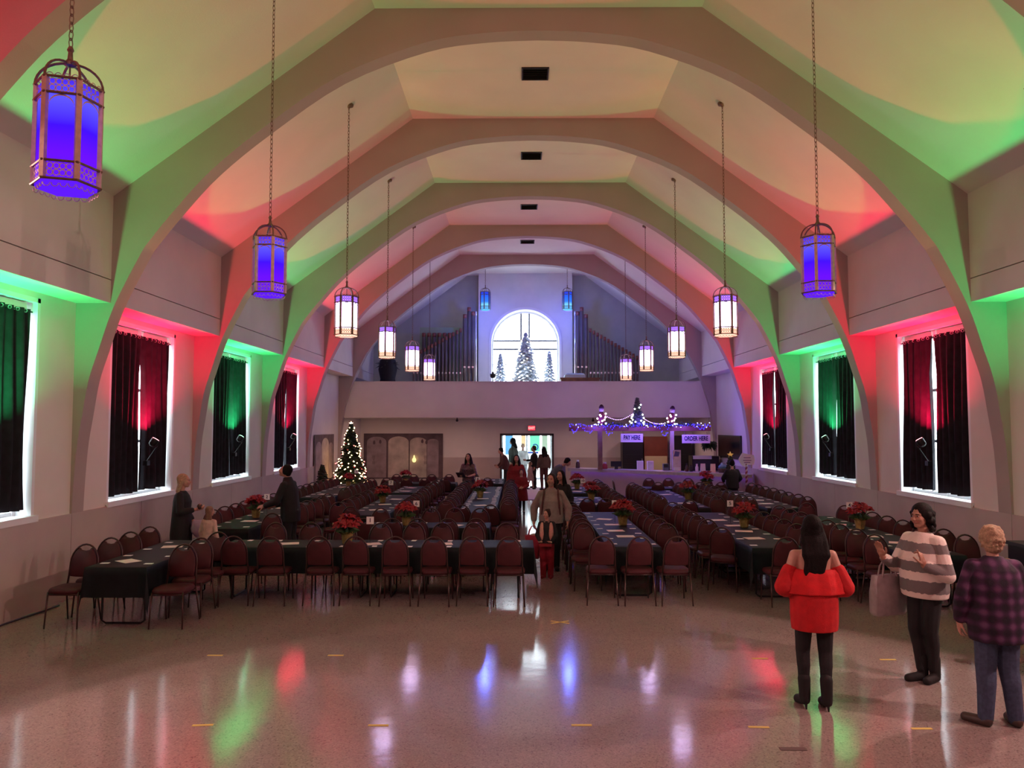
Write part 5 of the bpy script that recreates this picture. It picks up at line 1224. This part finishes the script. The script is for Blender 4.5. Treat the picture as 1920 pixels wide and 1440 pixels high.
MB().loft([[(x * w, y * d, z) for x, y in ((-1, -1), (0, -1.15), (1, -1), (1.03, 0), (1, 1), (0, 1.15), (-1, 1), (-1.03, 0))] for z, w, d in ((0, .085, .06), (.02, .10, .075), (.25, .125, .08), (.40, .135, .06))]).build('bag_body', rb, t, smooth=True)
for y in (-.05, .05): MB().tube([(-.08, y, .38), (-.06, y * .7, .48), (-.02, 0, .55), (.02, 0, .55), (.06, y * .7, .48), (.08, y, .38)], .009, 6).build('handle', rb, t)
MB().ell((.02, -.02, .38), (.09, .05, .05), 10, 6).build('bag_filling', fabric('cream_filling', (.45, .33, .3)), t)
def vest(o, B, Hh, A):
    g = MB()
    for s in (-1, 1): g.ell((s * .115, .085, 1.15), (.066, .095, .26), 12, 10)
    obj('vest', remesh(g, .012, 3), o).data.materials.append(PINKV)
    MB().cbox((0, .27, .86), (.32, .22, .07), 0, .1).build('red_parcel', REDK, o)
person('small person in a pink vest and red trousers carrying a red parcel', (.46, 12.82, 0), math.radians(172), 1.10, 'light', ('brown', 'bun'), (BLK, torso(.86, .035), 'top'), (fabric('red_trousers', (.30, .012, .03)), .03, -.05), (REDK, 'shoe'),
       ((.24, .06, 1.08), (.14, .25, .93), (-.3, 1, 0), (0, 0, 1), .6), ((-.24, .06, 1.08), (-.14, .25, .93), (.3, 1, 0), (0, 0, 1), .6), head=(-.55, 0, 0), vox=.011, sleeve=(.068, .06, .05), extra=vest)
person('person in a black coat walking behind the grey sweater in the aisle', (.86, 15.9, 0), math.radians(160), 1.56, 'light', ('black', 'long'), (BLK, torso(.75, .03), 'coat'), (BLK, .01), (BOOT, 'shoe'), vox=.013, head=(-.2, -.1, 0), sleeve=(.07, .062, .05))
person('person in a red top standing behind the small red dress', (-.07, 22.7, 0), math.radians(175), 1.63, 'light', ('black', 'long'), (REDK, torso(.78, .05), 'top'), (BLK, .01), (BOOT, 'shoe'), vox=.014, sleeve=(.085, .08, .06))
person('small person in a long red dress standing in the far aisle', (.07, 22.2, 0), math.radians(178), 1.24, 'light', ('brown', 'short'), (fabric('red_dress', (.20, .006, .012)), [(.50, .27, .22), (.75, .25, .2), (.95, .22, .17), (1.12, .19, .15), (1.26, .20, .15), (1.36, .18, .12), (1.42, .09, .08)], 'dress'), (BLK, .0), (BOOT, 'shoe'),
       ((.25, .05, 1.10), (.06, .24, 1.02), (-1, .3, 0), (0, -1, 0), .5), ((-.25, .05, 1.10), (-.06, .24, 1.0), (1, .3, 0), (0, -1, 0), .5), vox=.016, sleeve=(.075, .07, .055))
person('person in a slate shirt bending over a table by the aisle', (1.0, 23.3, 0), math.radians(-110), 1.72, 'light', ('black', 'short'), (SLATE, torso(.80, .045), 'shirt'), (JEAN, .015), (BOOT, 'shoe'),
       ((.25, .2, 1.12), (.2, .42, 1.0), (0, .5, -1), (-1, 0, 0), .4), ((-.25, .2, 1.12), (-.2, .42, 1.0), (0, .5, -1), (1, 0, 0), .4), bend=.75, vox=.015, sleeve=(.078, .07, .055), face=False, head=(0, -.2, 0))
person('person in a black jacket standing at the bar, seen from behind', (6.15, 22.35, 0), -.05, 1.5, 'light', ('black', 'short'), (BLK, torso(.80, .045), 'jacket'), (BLK, .02), (BOOT, 'shoe'), ((.28, .06, 1.12), (.24, .26, 1.0), (0, 1, 0), (-1, 0, 0), .4), ((-.28, .06, 1.12), (-.22, .26, 1.0), (0, 1, 0), (1, 0, 0), .4), vox=.015, sleeve=(.078, .07, .055), face=False)
person('person in a brown jacket and maroon trousers, right of the doorway', (.98, 30.3, 0), math.radians(20), 1.67, 'light', ('black', 'verylong'), (fabric('brown_jacket', (.10, .06, .045)), torso(.88, .04), 'jacket'), (MAROON, .01), (BOOT, 'shoe'), vox=.016, sleeve=(.075, .066, .05), face=False)
person('person in a black jacket just inside the bright doorway', (.62, 31.35, 0), math.radians(100), 1.68, 'light', ('brown', 'short'), (BLK, torso(.8, .04), 'jacket'), (BLK, .015), (BOOT, 'shoe'), ((.25, .1, 1.12), (.16, .3, 1.12), (0, 1, .2), (-1, 0, 0), .5), vox=.016, face=False)
person('person in a maroon jacket leaning at the left of the doorway', (-.50, 30.35, 0), math.radians(100), 1.66, 'light', ('black', 'short'), (MAROON, torso(.82, .045), 'jacket'), (BLK, .015), (BOOT, 'shoe'), ((.25, .14, 1.12), (.16, .30, 1.05), (0, 1, .2), (-1, 0, 0), .5), ((-.25, .14, 1.12), (-.12, .30, 1.0), (0, 1, .2), (1, 0, 0), .5), bend=.3, vox=.016)
person('tall hooded person in a dark coat inside the vestibule', (-.24, 32.9, 0), math.radians(80), 1.95, 'tan', ('black', 'hood'), (fabric('dark_green_coat', (.03, .035, .03)), torso(.55, .06), 'coat'), (BLK, .015), (BOOT, 'shoe'), vox=.018, sleeve=(.085, .08, .06), face=False)
person('person in a white shirt in the bright vestibule', (.17, 33.6, 0), math.radians(180), 1.72, 'light', ('blond', 'short'), (fabric('white_shirt', (.7, .74, .78)), torso(.82, .04), 'shirt'), (fabric('pale_trousers', (.5, .55, .62)), .02), (BROWN, 'shoe'), vox=.018)
person('small person in a beige dress walking in the doorway', (.45, 30.6, 0), math.radians(-60), 1.08, 'light', ('light_brown', 'shoulder'), (TAUPE, [(.55, .30, .24), (.8, .24, .19), (1.0, .20, .16), (1.15, .18, .14), (1.27, .19, .14), (1.36, .17, .11), (1.42, .09, .08)], 'dress'), (BLK, -.01), (BOOT, 'shoe'),
       legs={'R': {'knee': (.09, .10, .50), 'ankle': (.09, .16, .10), 'toe': (.10, .30, .05)}, 'L': {'knee': (-.09, -.02, .49), 'ankle': (-.09, -.16, .10), 'toe': (-.10, -.02, .03)}}, vox=.016, face=False)
bpy.data.scenes.remove(TMP)
